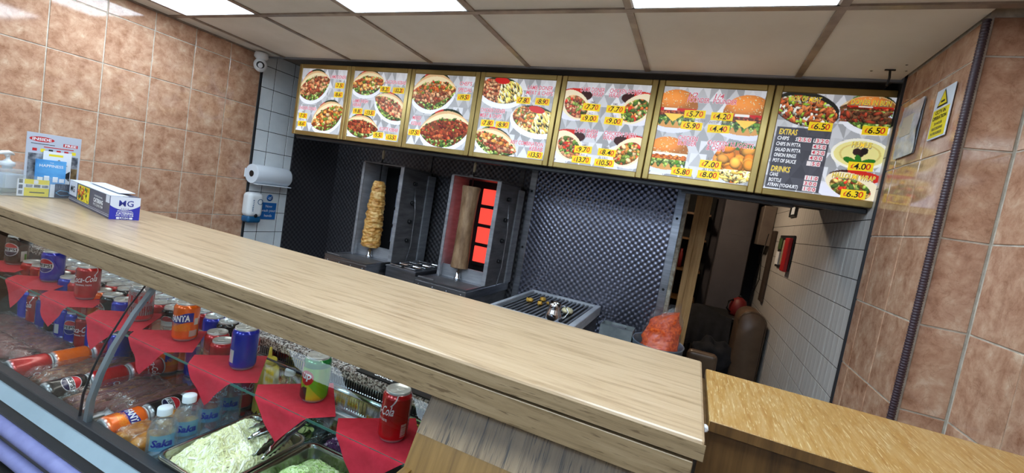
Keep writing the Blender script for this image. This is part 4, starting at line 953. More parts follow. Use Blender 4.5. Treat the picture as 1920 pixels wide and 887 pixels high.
n_ = part(MB().lathe([(0.0215, 0.150), (0.022, 0.166), (0.020, 0.170), (0.006, 0.173), (0.0055, 0.180), (0.0035, 0.205), (0, 0.206)], 24), 'cap', ['mustard'], t)

# gastro pans with salad
def rrect(x0, x1, y0, y1, r, z, n=6):
    out = []
    for cx, cy, a0 in ((x1-r, y1-r, 0), (x0+r, y1-r, 90), (x0+r, y0+r, 180), (x1-r, y0+r, 270)):
        for i in range(n+1):
            a = math.radians(a0+90*i/n); out.append((cx+r*math.cos(a), cy+r*math.sin(a), z))
    return out
def loops(mb, rings, m=0, close=True):
    n = len(rings[0]); vs = [v for r in rings for v in r]; fs = []
    for i in range(len(rings)-1):
        for k in range(n): k2 = (k+1) % n; fs.append((i*n+k, i*n+k2, (i+1)*n+k2, (i+1)*n+k))
    mb.add(vs, fs, m, True)
    if close: mb.add(rings[-1], [list(range(n))], m, False)
def pan(a, b, h, nm='gastro_pan', r=0.03):
    mb = MB(); q = lambda g, z, rr=r: rrect(-a-g, a+g, -b-g, b+g, rr+g, z)
    loops(mb, [q(0.0, h-0.006), q(0.001, h-0.001), q(0.0, h), q(-0.008, h), q(-0.010, h-0.002), q(-0.013, h-0.012), q(-0.018, 0.004, r), q(-0.026, 0.0012, r)])
    loops(mb, [q(0.0, h-0.006), q(-0.010, h-0.008), q(-0.016, 0.002, r), q(-0.024, 0.0, r)])
    return mb
def shreds(x0, x1, y0, y1, z0, hp, n, seed, ln=(0.02, 0.045), wd=0.0022):
    rs = random.Random(seed); mb = MB()
    def hgt(x, y):
        u, v = (x-x0)/(x1-x0)*2-1, (y-y0)/(y1-y0)*2-1
        return z0+hp*max(0, (1-u*u)*(1-v*v))**0.5*(0.75+0.35*noise.noise(Vector((x*22, y*22, seed))))
    for _ in range(n):
        x, y = rs.uniform(x0, x1), rs.uniform(y0, y1); a = rs.uniform(0, 6.28); l = rs.uniform(*ln); cv = rs.uniform(-0.8, 0.8); lift = rs.uniform(0, 0.006)
        w_ = wd*rs.uniform(0.6, 1.5); pts = []; an = a; px, py = x, y
        for k in range(5):
            if x0 < px < x1 and y0 < py < y1: zz = hgt(px, py)
            else: zz = z0+0.002
            px2, py2 = min(max(px, x0), x1), min(max(py, y0), y1)
            pts.append((px2, py2, zz+lift+0.003*math.sin(k*1.6+a))); px += math.cos(an)*l/4; py += math.sin(an)*l/4; an += cv/2
        vs = []
        for k, p in enumerate(pts):
            ww = w_*(0.5 if k in (0, 4) else 1); nx, ny = -math.sin(a), math.cos(a)
            vs += [(p[0]-nx*ww, p[1]-ny*ww, p[2]-0.0008), (p[0], p[1], p[2]+0.0012), (p[0]+nx*ww, p[1]+ny*ww, p[2]-0.0008)]
        fs = []
        for k in range(4): fs += [(3*k, 3*k+1, 3*k+4, 3*k+3), (3*k+1, 3*k+2, 3*k+5, 3*k+4)]
        mb.add(vs, fs, rs.choice((0, 0, 1, 2)), False)
    base = MB().grid(lambda u, v: (x0+u*(x1-x0), y0+v*(y1-y0), hgt(x0+u*(x1-x0), y0+v*(y1-y0))-0.002), 16, 16)
    mb.add(base.v, base.f, 0, True)
    return mb
M['cab1'] = mat('pale_cabbage', rgb(236, 234, 188), 0.5); M['cab2'] = mat('cream_cabbage', rgb(246, 244, 218), 0.5); M['cab3'] = mat('green_cabbage', rgb(228, 226, 168), 0.5)
M['let1'] = mat('pale_lettuce', rgb(202, 222, 156), 0.5); M['let2'] = mat('green_lettuce', rgb(170, 204, 112), 0.5); M['let3'] = mat('light_lettuce', rgb(222, 234, 186), 0.5)
M['purple'] = mat('red_cabbage', rgb(92, 44, 108), 0.45); M['purple2'] = mat('dark_red_cabbage', rgb(64, 26, 84), 0.45); M['purple3'] = mat('white_cabbage_rib', rgb(206, 190, 214), 0.45)
M['carrot'] = mat('grated_carrot', rgb(230, 110, 40), 0.5); M['carrot2'] = mat('dark_carrot', rgb(210, 84, 24), 0.5)
single(pan(0.104, 0.128, 0.07), 'gastro_pan', ['gastro'], 'large steel pan holding the shredded white cabbage', 'pan', (-0.930, 0.730, DZ))
single(pan(0.104, 0.128, 0.07), 'gastro_pan', ['gastro'], 'steel pan of shredded green lettuce beside the wooden end panel', 'pan', (-0.714, 0.730, DZ))
single(shreds(-1.016, -0.844, 0.616, 0.838, DZ+0.034, 0.092, 3400, 3, wd=0.003), 'shredded_cabbage', ['cab1', 'cab2', 'cab3'], 'heap of shredded white cabbage in the left steel pan', 'salad', kind='stuff')
single(shreds(-0.796, -0.632, 0.622, 0.838, DZ+0.024, 0.056, 2200, 9, wd=0.003), 'shredded_lettuce', ['let1', 'let2', 'let3'], 'shredded green lettuce in the steel pan nearest the wooden end panel', 'salad', kind='stuff')
def gbowl(r, h):
    return MB().lathe([(0, 0.0), (r*0.5, 0), (r*0.62, 0.003), (r*0.85, h*0.4), (r*0.98, h*0.8), (r, h), (r*0.96, h), (r*0.93, h*0.8), (r*0.8, h*0.42), (r*0.58, 0.008), (0, 0.006)], 40, cap=False)
def bowl(x, y, r, h, lab): return single(gbowl(r, h), 'glass_bowl', ['bowl_glass'], lab, 'bowl', (x, y, DZ), group='small glass salad bowls')
bowl(-0.995, 0.905, 0.048, 0.052, 'small glass bowl of grated carrot behind the shredded cabbage')
bowl(-0.885, 0.908, 0.053, 0.055, 'small glass bowl of cucumber slices')
bowl(-0.775, 0.908, 0.05, 0.055, 'small glass bowl of red cabbage shreds')
bowl(-0.655, 0.905, 0.05, 0.055, 'small glass bowl of yellow pepper pieces beside the wooden end panel')
def shr(x, y, r, z, hp, n, sd, ms_, nm, lab, **kw): return single(shreds(x-r, x+r, y-r, y+r, z, hp, n, sd, **kw), nm, ms_, lab, 'salad', kind='stuff')
shr(-0.995, 0.905, 0.029, DZ+0.035, 0.022, 260, 4, ['carrot', 'carrot2', 'carrot'], 'grated_carrot', 'grated orange carrot in a glass bowl', ln=(0.01, 0.02))
shr(-0.775, 0.908, 0.031, DZ+0.038, 0.02, 300, 5, ['purple', 'purple2', 'purple3'], 'shredded_red_cabbage', 'purple shredded red cabbage in a glass bowl', ln=(0.012, 0.028))
M['cuc'] = mat('cucumber_flesh', rgb(190, 212, 140), 0.4); M['cucs'] = mat('cucumber_skin', rgb(66, 110, 44), 0.4); M['pepper'] = mat('yellow_pepper', rgb(238, 206, 50), 0.35)
rs = random.Random(2)
for i in range(14):
    R = Matrix.Rotation(rs.uniform(0, 6.28), 3, 'Z') @ Matrix.Rotation(rs.uniform(0.1, 0.9), 3, 'X')
    a = rs.uniform(0, 6.28); rr = rs.uniform(0, 0.024); zz = 0.030+0.0022*i
    mb = MB().lathe([(0, 0), (0.0135, 0), (0.0145, 0.001), (0.0145, 0.003), (0.0135, 0.004), (0, 0.004)], 20, R=R, cap=False, mf=lambda j: 1 if j in (1, 2, 3) else 0)
    single(mb, 'cucumber_slice', ['cuc', 'cucs'], 'cucumber slice in the glass bowl, green skin round pale flesh', 'cucumber', (-0.885+rr*math.cos(a), 0.908+rr*math.sin(a), DZ+zz), group='cucumber slices in the glass bowl')
for i in range(7):
    a = rs.uniform(0, 6.28); rr = rs.uniform(0, 0.022)
    mb = MB().grid(lambda u, v: (0.018*(u-0.5)*1.6, 0.018*(v-0.5), 0.006*math.cos((u-0.5)*3)), 6, 4)
    mb.add([(p[0], p[1], p[2]-0.003) for p in mb.v], mb.f, 0, True)
    single(mb, 'pepper_piece', ['pepper'], 'piece of yellow pepper in the glass bowl at the panel', 'pepper', (-0.655+rr*math.cos(a), 0.905+rr*math.sin(a), DZ+0.028+0.004*i), rz=rs.uniform(0, 6), group='yellow pepper pieces in the glass bowl')
# tongs
def tongs(p0, p1, label, open_=0.03):
    p0, p1 = Vector(p0), Vector(p1); t = thing('serving_tongs', label, 'tongs', tuple(p0)); d = (p1-p0); Ln = d.length; d.normalize()
    s_ = d.cross(Vector((0, 0, 1))).normalized(); up = s_.cross(d)
    for k in (-1, 1):
        vs = []; fs = []; n = 30
        for i in range(n+1):
            f = i/n; c = d*(Ln*f)+s_*(k*open_*(1-f)**0.8*0.5)
            if f < 0.34: w_ = 0.016*(1-(1-f/0.34)**3)*(1+0.16*math.cos(i*PI)); cup = 0.007
            else: w_ = 0.016-0.009*min(1, (f-0.34)/0.2); cup = 0.003
            w_ = max(w_, 0.002)
            vs += [tuple(c-up*w_), tuple(c+s_*k*cup), tuple(c+up*w_), tuple(c+up*w_+s_*k*0.0012), tuple(c+s_*k*(cup+0.0012)), tuple(c-up*w_+s_*k*0.0012)]
        for i in range(n):
            for j in range(6): j2 = (j+1) % 6; fs.append((6*i+j, 6*i+j2, 6*i+6+j2, 6*i+6+j))
        fs += [(0, 1, 2, 3, 4, 5), tuple(6*n+j for j in (5, 4, 3, 2, 1, 0))]
        part(MB().add(vs, fs, 0, True), 'arm', ['bright_steel'], t)
    e = d*Ln
    part(MB().lathe([(0.008, -0.006), (0.009, 0), (0.008, 0.006)], 16, o=tuple(e)), 'end_bend', ['bright_steel'], t)
tongs((-0.905, 0.728, -0.664), (-0.835, 0.93, -0.640), 'steel tongs with scalloped jaws half buried in the cabbage heap')
tongs((-0.822, 0.700, -0.674), (-0.845, 0.905, -0.640), 'steel tongs lying across the rim between the two steel pans', 0.02)
# crumpled foil
single(MB().blob((0, 0, 0.016), (0.035, 0.025, 0.016), 5, 0.9, 5, 36, 20), 'foil_ball', [noisy('crumpled_foil', rgb(150, 150, 158), rgb(210, 212, 220), 30, 0.2, metal=1, bump=1.0, bscale=60)], 'crumpled aluminium foil by the furthest water bottle', 'foil', (-1.075, 0.885, DZ))

# ------------------------------------------------------------------ things on the counter top
CTZ = -0.270
t = thing('cling_film_box', 'open blue and white catering cling film box lying on the counter', 'box', (-1.735, 0.845, CTZ), rz=0)
bx_ = (-0.465, 0.0, -0.038, 0.036, 0.0, 0.082)
def yy(x): return (-0.465-x)/0.465*0.0   # long sides follow the counter
ang = math.atan2(0.084, -0.465)
t.rotation_euler = (0, 0, math.atan2(-0.085, 0.465)+0.0)
W, D_, Hh = 0.465, 0.078, 0.078
M['boxside'] = mat('printed_slate_card', rgb(70, 72, 96), 0.4); M['boxblue'] = mat('royal_blue_card', rgb(38, 44, 160), 0.4); M['boxwhite'] = mat('white_card', rgb(206, 210, 222), 0.45)
part(MB().box(-W, 0, -D_/2, D_/2, 0, Hh*0.98, ch=0.001), 'carton', ['boxside'], t)
lid = part(MB().box(-W, -0.002, -D_/2-0.001, D_/2*0.2, Hh*0.98, Hh*0.98+0.002).box(-W*0.8, -0.05, D_/2*0.0, D_/2+0.004, Hh+0.004, Hh+0.0055, R=Matrix.Rotation(0.06, 3, 'X')), 'flap', ['boxwhite'], t)
part(MB().box(-0.006, 0.0005, -D_/2*0.2, D_/2*0.9, Hh*0.90, Hh*0.99), 'opening', ['matt_black'], t)
ef = MB()
ef.box(0, 0.0015, -D_/2, D_/2, 0, Hh*0.98, 0)
n = 16
arc = [(0.002, -D_/2+D_*i/n, Hh*(0.60-0.20*math.sin(PI*i/n)**0.8+0.04*i/n)) for i in range(n+1)]
ef.add([(0.002, -D_/2, Hh*0.98), (0.002, D_/2, Hh*0.98)]+arc[::-1], [list(range(n+3))], 1)
e = part(ef, 'end_panel', ['boxblue', 'boxwhite'], t)
tx = MB()
put_text(tx, 'MG', lambda x, y: (0.0025, x*0.9+0.002, Hh*0.70+y), 0.028, 0, 0.012, fitw=0.042)
put_text(tx, 'PACK', lambda x, y: (0.0025, x, Hh*0.47+y), 0.006, 0, 0.01, sp=1.6)
put_text(tx, 'PROFESSIONAL', lambda x, y: (0.0025, x, Hh*0.375+y), 0.0058, 1, 0.01)
put_text(tx, 'CATERING', lambda x, y: (0.0025, x, Hh*0.275+y), 0.0115, 1, 0.02, fitw=0.044)
put_text(tx, 'PVC CLING FILM', lambda x, y: (0.0025, x, Hh*0.175+y), 0.0065, 1, 0.01, fitw=0.045)
tx.box(0.0022, 0.0024, -0.021, 0.021, Hh*0.03, Hh*0.11, 1)
put_text(tx, 'LARGE', lambda x, y: (0.0027, x, Hh*0.07+y), 0.009, 0, 0.03)
part(tx, 'lettering', ['p_blue', 'p_white'], e)
sf = MB(); yb = -D_/2-0.0008
sf.box(-W, -W+0.095, yb, yb+0.0005, Hh*0.30, Hh*0.97, 0); sf.box(-0.040, -0.004, yb, yb+0.0005, Hh*0.66, Hh*0.97, 0); sf.box(-W+0.11, -W+0.245, yb, yb+0.0005, Hh*0.22, Hh*0.93, 1)
rs = random.Random(8)
for i in range(46):
    x, z = rs.uniform(-W+0.115, -W+0.235), rs.uniform(Hh*0.26, Hh*0.86)
    sf.lathe([(0.006*rs.uniform(.6, 1.3), 0.0), (0.0, 0.0002)], 9, o=(x, yb-0.0003-i*0.00001, z), R=Matrix.Rotation(PI/2, 3, 'X'), m=rs.choice((2, 3, 4, 5)))
p_ = part(sf, 'printed_side', ['boxwhite', 'p_yel', 'p_red', 'cucs', 'carrot', 'pepper'], t)
tx = MB(); F_ = lambda cx, cz: (lambda x, y: (cx+x, yb-0.0006, cz+y))
put_text(tx, 'MG', F_(-W+0.045, Hh*0.62), 0.032, 1, 0.012, fitw=0.052); put_text(tx, 'CATERING', F_(-0.115, Hh*0.55), 0.019, 0, 0.04, fitw=0.10); put_text(tx, 'PVC CLING FILM', F_(-0.115, Hh*0.36), 0.012, 0, 0.01, fitw=0.10)
put_text(tx, 'PROFESSIONAL', F_(-0.115, Hh*0.74), 0.008, 0, 0.01, fitw=0.085); tx.box(-W, 0, yb-0.0004, yb, Hh*0.10, Hh*0.115, 0); tx.box(-W, 0, yb-0.0004, yb, Hh*0.17, Hh*0.178, 0)
part(tx, 'lettering', ['p_white', 'p_black'], p_)

# leaflet holder with magazine, book and cards; all face along +X
hx = -2.215
t = thing('leaflet_holder', 'clear acrylic leaflet holder at the back left of the counter', 'holder', (hx, 0.83, CTZ))
part(MB().box(-0.06, 0.003, -0.135, 0.075, 0, 0.003), 'base', ['acrylic'], t); part(MB().box(0, 0.003, -0.135, 0.075, 0.003, 0.078), 'front_plate', ['acrylic'], t)
part(MB().box(-0.06, -0.057, -0.135, 0.075, 0.003, 0.12), 'back_plate', ['acrylic'], t); part(MB().box(-0.06, 0.003, -0.138, -0.135, 0, 0.078), 'end_plate', ['acrylic'], t)
def card(nm, lab, cat, x, y0, y1, z0, z1, th, m, lean=0.0, rx=0.0):
    t = thing(nm, lab, cat, (x, (y0+y1)/2, z0)); w_ = (y1-y0)/2; h = z1-z0
    t.rotation_euler = (rx, -lean, 0)
    part(MB().box(-th, 0, -w_, w_, 0, h, ch=0.0003), 'cover', [m], t); return t, w_, h
M['magw'] = mat('magazine_paper', rgb(186, 192, 206), 0.35); M['skyblue'] = noisy('sky_blue_cover', rgb(52, 130, 200), rgb(96, 168, 224), 8, 0.3, stretch=(1, 1, 3)); M['navy'] = mat('navy_card', rgb(22, 34, 62), 0.35)
M['grey_pic'] = noisy('grey_interior_photo', rgb(60, 66, 78), rgb(168, 172, 180), 40, 0.4); M['brown_pic'] = noisy('brown_photo', rgb(84, 64, 40), rgb(150, 124, 84), 40, 0.4)
def TX(mb, s, y, z, size, m, **kw): put_text(mb, s, lambda a, b: (0.0006, y+a, z+b), size, m, **kw)
t, w_, h = card('magazine', 'white magazine with a red oval title standing at the back of the leaflet holder', 'magazine', -2.262, 0.786, 0.938, CTZ+0.0035, -0.036, 0.004, 'magw')
g = MB()
g.lathe([(1, 0), (0, 0.0003)], 32, o=(0.0003, 0, 0), m=0, cap=False); g.v = [(0.0004, -0.036+v[0]*0.034, h-0.022+v[1]*0.0095) for v in g.v]
g.box(0, 0.0004, 0.024, 0.066, h-0.040, h-0.028, 0); g.box(0, 0.0003, -0.07, 0.07, 0.05, h-0.075, 1); g.box(0, 0.0004, 0.045, 0.07, 0.02, h-0.12, 2)
for i in range(6): g.box(0, 0.0005, -0.06+i*0.022, -0.048+i*0.022, h-0.066-0.002*(i % 2), h-0.056, (0, 3, 4, 5)[i % 4])
part(g, 'cover_print', ['p_red', 'grey_pic', 'brown_pic', 'p_yel', 'p_black', 'p_red'], t)
g = MB(); TX(g, 'INSIDE', -0.036, h-0.022, 0.014, 0, off=0.03, fitw=0.052); TX(g, 'FREE', 0.045, h-0.034, 0.012, 0, off=0.03, fitw=0.034)
TX(g, 'Homes & Gardens', -0.03, h-0.038, 0.008, 1, fitw=0.06) if False else None
g.box(0.0002, 0.0006, -0.065, 0.0, h-0.040, h-0.038, 1); g.box(0.0002, 0.0006, -0.03, 0.055, h-0.050, h-0.047, 2)
part(g, 'lettering', ['p_white', 'p_black', 'p_red'], t)
t, w_, h = card('brochure', 'white brochure with a dark diamond corner in front of the magazine', 'brochure', -2.254, 0.830, 0.910, CTZ+0.0035, -0.098, 0.002, 'p_white')
g = MB(); g.add([(0.0004, 0.038, 0.06), (0.0004, 0.038, 0.10), (0.0004, 0.016, 0.08)], [(0, 1, 2)], 0); g.box(0, 0.0004, -0.025, 0.015, h-0.018, h-0.010, 1); g.add([(0.0004, -0.02, h-0.05), (0.0004, 0.03, h-0.05), (0.0004, 0.004, h-0.028)], [(0, 1, 2)], 2)
part(g, 'cover_print', ['p_black', 'p_yel', 'brown_pic'], t)
t, w_, h = card('paperback', 'sky blue paperback titled happiness leaning in the leaflet holder', 'book', -2.240, 0.808, 0.891, CTZ+0.0035, -0.130, 0.009, 'skyblue')
g = MB(); TX(g, 'HAPPINESS', 0.0, h-0.022, 0.014, 0, off=0.01, fitw=0.066); TX(g, 'THE', 0.0, h-0.010, 0.006, 0, off=0.0)
for i, (a, b, c_) in enumerate(((-0.036, 0.016, 0.03), (-0.018, 0.022, 0.022), (0.006, 0.02, 0.026), (0.024, 0.014, 0.034))): g.box(0, 0.0004, a, a+0.014, 0.055, 0.055+b, 0)
part(g, 'lettering', ['p_white'], t)
t, w_, h = card('yellow_leaflet', 'yellow and white leaflet with small photos at the front of the holder', 'leaflet', -2.219, 0.756, 0.840, CTZ+0.0035, -0.205, 0.001, 'p_yel')
g = MB(); g.box(0, 0.0003, -0.042, -0.024, 0.0, h, 0); g.box(0, 0.0003, -0.024, 0.042, h*0.5, h*0.72, 0)
for i in range(3): g.box(0.0003, 0.0005, -0.038, -0.028, 0.006+i*0.02, 0.020+i*0.02, 1); g.box(0.0003, 0.0005, -0.020+i*0.021, -0.003+i*0.021, h*0.53, h*0.69, 1)
g.box(0.0003, 0.0005, -0.01, 0.03, h*0.2, h*0.26, 2); g.box(0, 0.0004, 0.0, 0.012, h*0.75, h*0.97, 0)
part(g, 'cover_print', ['p_white', 'grey_pic', 'p_black'], t)
t, w_, h = card('navy_card', 'dark navy card with a light blue outline at the front right of the holder', 'leaflet', -2.2195, 0.856, 0.902, CTZ+0.0035, -0.214, 0.001, 'navy')
g = MB()
for a, b in (((-0.02, .018), (-0.008, .028)), ((-0.008, .028), (.015, .024)), ((.015, .024), (.02, .012)), ((.02, .012), (-0.006, .008)), ((-0.006, .008), (-0.02, .018))): g.tube([(0.0006, a[0], a[1]), (0.0006, b[0], b[1])], 0.0009, 4, 0)
for i in range(6): g.box(0, 0.0005, -0.019+i*0.007, -0.0165+i*0.007, h-0.02+(i % 2)*0.004, h-0.006, 1)
part(g, 'cover_print', ['p_cyan', 'boxside'], t)
t, w_, h = card('white_slip', 'small white slip between the yellow leaflet and the navy card', 'leaflet', -2.218, 0.842, 0.855, CTZ+0.0035, -0.218, 0.001, 'p_white')

# hand sanitiser pump bottle
t = thing('pump_bottle', 'clear hand sanitiser bottle with a white pump behind the leaflet holder', 'bottle', (-2.33, 0.765, CTZ), rz=0.5)
part(MB().box(-0.028, 0.028, -0.045, 0.045, 0, 0.088, ch=0.010), 'bottle', ['acrylic2'] if False else [glass('hazy_bottle', (0.85, 0.9, 0.92), haze=0.25, minr=0.06)], t)
part(MB().box(-0.0285, 0.0287, -0.034, 0.034, 0.018, 0.07, ch=0.002), 'label', ['paper'], t)
part(MB().box(-0.026, 0.026, -0.043, 0.043, 0.002, 0.016, ch=0.004), 'base_tint', ['cucs'], t)
pp = part(MB().lathe([(0.013, 0.088), (0.013, 0.096), (0.019, 0.097), (0.020, 0.112), (0.012, 0.115), (0.0075, 0.12), (0.0055, 0.124), (0.0055, 0.142), (0, 0.142)], 24), 'pump_collar', ['white'], t)
part(MB().tube([(0.0, 0.02, 0.140), (0, 0.0, 0.145), (0, -0.022, 0.144), (0, -0.040, 0.138)], [0.004, 0.009, 0.007, 0.003], 12).tube([(0.0, -0.004, 0.13), (0, -0.004, 0.145)], 0.006, 12), 'nozzle', ['white'], pp)

# ------------------------------------------------------------------ left wall fittings
XW = XL+0.007
t = thing('paper_towel_roll', 'white paper towel roll on a wall holder above the soap dispenser', 'towel roll', (XW, 2.185, -0.097))
part(MB().lathe([(0.064, -0.135), (0.0655, -0.130), (0.0655, 0.130), (0.064, 0.135)], 40, o=(0.068, 0, 0), R=Matrix.Rotation(PI/2, 3, 'X')), 'roll', ['paper'], t)
part(MB().lathe([(0.021, -0.15), (0.021, 0.137)], 24, o=(0.068, 0, 0), R=Matrix.Rotation(PI/2, 3, 'X')), 'core', ['black'], t)
part(MB().box(0.070, 0.1335, -0.128, 0.135, -0.068, -0.062, ch=0.001), 'loose_sheet', ['paper'], t)
part(MB().box(0, 0.075, 0.138, 0.143, -0.02, 0.02, ch=0.002).box(0, 0.006, -0.14, 0.143, -0.03, 0.03, ch=0.002), 'bracket', ['white'], t)
t = thing('soap_dispenser', 'white wall soap dispenser with a blue tank bottom', 'dispenser', (XW, 2.105, -0.33))
part(MB().box(0, 0.085, -0.058, 0.055, -0.065, 0.105, ch=0.03), 'housing', ['white'], t)
part(MB().box(0.004, 0.080, -0.052, 0.050, -0.105, -0.055, ch=0.018), 'tank', ['blue_pl'], t)
g = MB(); g.lathe([(0.020, 0), (0.020, 0.001), (0.016, 0.001), (0.016, 0)], 24, R=Matrix.Rotation(PI/2, 3, 'Y'), o=(0.085, 0.022, 0.045), cap=False)
g.lathe([(0.013, 0), (0.0, 0.001)], 20, R=Matrix.Rotation(PI/2, 3, 'Y'), o=(0.085, 0.0, -0.052), m=1)
for i in range(7): g.box(0.085, 0.0855, -0.030+0.002*math.sin(i), -0.022, 0.05-i*0.012, 0.056-i*0.012, 0)
part(g, 'printed_marks', ['blue_pl', 'p_black'], t)
t = thing('hand_wash_sign', 'square blue now wash your hands sign beside the soap dispenser', 'sign', (XW, 2.262, -0.354))
part(MB().box(0, 0.002, -0.062, 0.060, -0.062, 0.060, ch=0.0006), 'plate', ['sign_blue'] if False else [mat('sign_blue', rgb(30, 104, 178), 0.35)], t)
g = MB()
for s_, z in (('Now', 0.034), ('wash your', 0.0), ('hands', -0.034)): put_text(g, s_, lambda a, b: (0.0025, a, z+b), 0.027, 0, 0.01)
part(g, 'lettering', ['p_white'], t)
t = thing('hand_wash_symbol', 'small round blue symbol sticker above the square hand wash sign', 'sign', (XW, 2.262, -0.258))
part(MB().lathe([(0.024, 0), (0.024, 0.0015), (0, 0.0016)], 32, R=Matrix.Rotation(PI/2, 3, 'Y')), 'plate', [bpy.data.materials['sign_blue']], t)
g = MB(); g.tube([(0.002, -0.012, -0.006), (0.002, 0.0, -0.010), (0.002, 0.012, -0.004)], 0.003, 6).tube([(0.002, -0.008, 0.004), (0.002, 0.004, 0.002), (0.002, 0.014, 0.010)], 0.002, 6)
part(g, 'symbol', ['p_white'], t)
# security camera in the ceiling corner
t = thing('security_camera', 'small white security camera with a black face in the ceiling corner', 'camera', (-2.795, 2.02, 0.692))
part(MB().lathe([(0.036, 0.0), (0.040, -0.010), (0.042, -0.028), (0.030, -0.042), (0.012, -0.046)], 32), 'base', ['white'], t)
hd = part(MB().blob((0, 0, 0), (0.040, 0.040, 0.044), 0, 0, nu=32, nv=20), 'head', ['white'], t, loc=(0, 0, -0.078))
dv = Vector((2.795, -2.02, -0.55)).normalized(); q_ = dv.to_track_quat('Z', 'Y').to_matrix()
part(MB().lathe([(0.0, 0.0395), (0.020, 0.0365), (0.0235, 0.033)], 24, R=q_, cap=False).lathe([(0.004, 0.0405), (0, 0.041)], 12, R=q_, m=1, o=tuple(q_ @ Vector((0, -0.006, 0)))), 'face', ['black', 'p_white'], hd)

# ------------------------------------------------------------------ right wall fittings
XP = XR-0.007
t = thing('plastic_pouch', 'creased clear plastic pouch with papers taped to the tiled wall', 'pouch', (XP, 1.93, 0.475))
def pf(u, v):
    y, z = (u-0.5)*0.155, (v-0.5)*0.187
    return (-0.003-0.004*abs(noise.noise(Vector((y*40+z*20, z*36, 2.0))))-0.004*(1-abs(2*v-1)), y+0.01*(0.5-v)*0, z)
mb = MB().grid(pf, 24, 30); mb.add([(0.0, p[1], p[2]) for p in mb.v], mb.f, 0, True)
part(mb, 'sleeve', [noisy('cloudy_plastic', rgb(170, 172, 178), rgb(214, 216, 220), 20, 0.18, bump=0.8, bscale=30)], t)
part(MB().box(-0.0085, -0.003, -0.03, 0.05, -0.02, 0.05), 'paper_insert', [mat('cream_paper', rgb(206, 196, 176), 0.6)], t)
t = thing('cctv_sign', 'white and yellow CCTV warning sign on the tiled wall beside the pipe', 'sign', (XP, 1.715, 0.479))
part(MB().box(-0.003, 0, -0.053, 0.053, -0.077, 0.077, ch=0.001), 'plate', ['paper'], t)
g = MB(); g.box(-0.0035, -0.0028, -0.047, 0.047, -0.072, 0.014, 0)
SG = lambda a, b: (-0.0040, -a, b)
def tri(k, m, off): g.add([SG(0, 0.016+0.054*0.5+k*0.032), SG(-k*0.034, 0.043-k*0.024), SG(k*0.034, 0.043-k*0.024)], [(0, 1, 2)], m); g.v[-3:] = [(v[0]-off, v[1], v[2]) for v in g.v[-3:]]
tri(0.95, 1, 0.0); tri(0.74, 0, 0.0003); g.box(-0.0048, -0.0044, -0.012, 0.010, 0.032, 0.038, 1)
part(g, 'warning_panel', ['p_yel', 'p_black'], t)
g = MB()
for s_, z, hh, ww in (('CCTV IN', 0.004, 0.016, 0.060), ('OPERATION', -0.013, 0.016, 0.080), ('24 HOUR', -0.031, 0.012, 0.048), ('RECORDING', -0.046, 0.012, 0.062), ('IN PROGRESS', -0.061, 0.012, 0.066)): put_text(g, s_, lambda a, b: (-0.0042, -a, z+b), hh, 0 if hh > .013 else 1, 0.02, fitw=ww)
part(g, 'lettering', ['p_black', 'olive'], t)
# corrugated conduit
pr = []
for i in range(290): pr += [(0.0075, -1.6+i*0.0079), (0.0095, -1.6+i*0.0079+0.002), (0.0095, -1.6+i*0.0079+0.005)]
pr.append((0.0075, 0.690))
single(MB().lathe(pr, 14, cap=False), 'corrugated_pipe', [mat('dark_plum_conduit', rgb(64, 48, 54), 0.4)], 'dark corrugated conduit running down the corner of the tiled wall', 'pipe', (0.600, 1.572, 0))
t = thing('ceiling_hook', 'short black bracket hanging from the ceiling beside the rightmost menu board', 'hook', (0.53, 2.0, 0.7015))
part(MB().box(-0.016, 0.016, -0.003, 0.003, -0.004, 0.0), 'plate', ['black'], t); part(MB().tube([(0, 0, -0.003), (0.003, 0.0, -0.03), (0.0, 0, -0.058)], 0.004, 8), 'rod', ['black'], t)
for dx, dy in ((-0.05, 0.02), (0.03, -0.05), (0.05, 0.01)): part(MB().lathe([(0.004, 0), (0, -0.0006)], 10, o=(dx, dy, -0.0005)), 'screw_hole', ['black'], t)
# ------------------------------------------------------------------ kitchen equipment along the back wall
BZ = -0.75
b = thing('steel_bench', 'steel bench along the back wall under the doner grills', 'bench', (0, 0, 0))
part(MB().box(XL+0.012, -0.43, 2.12, YB-0.02, BZ-0.03, BZ, ch=0.003), 'bench_top', ['steel'], b); part(MB().box(XL+0.02, -0.45, 2.16, YB-0.03, -1.55, BZ-0.031), 'bench_cabinet', ['dark_steel'], b)
for x in (XL+0.05, -1.7, -0.5):
    part(MB().tube([(x, 2.14, -1.6), (x, 2.14, BZ-0.03)], 0.016, 12), 'leg', ['steel'], b)
b2 = thing('low_steel_stand', 'low steel stand right of the bench holding the oval pan', 'bench', (0, 0, 0))
part(MB().box(-0.42, -0.085, 2.30, YB-0.02, -0.88, -0.85, ch=0.003), 'stand_top', ['steel'], b2); part(MB().box(-0.41, -0.09, 2.33, YB-0.03, -1.6, -0.881), 'stand_cabinet', ['dark_steel'], b2)
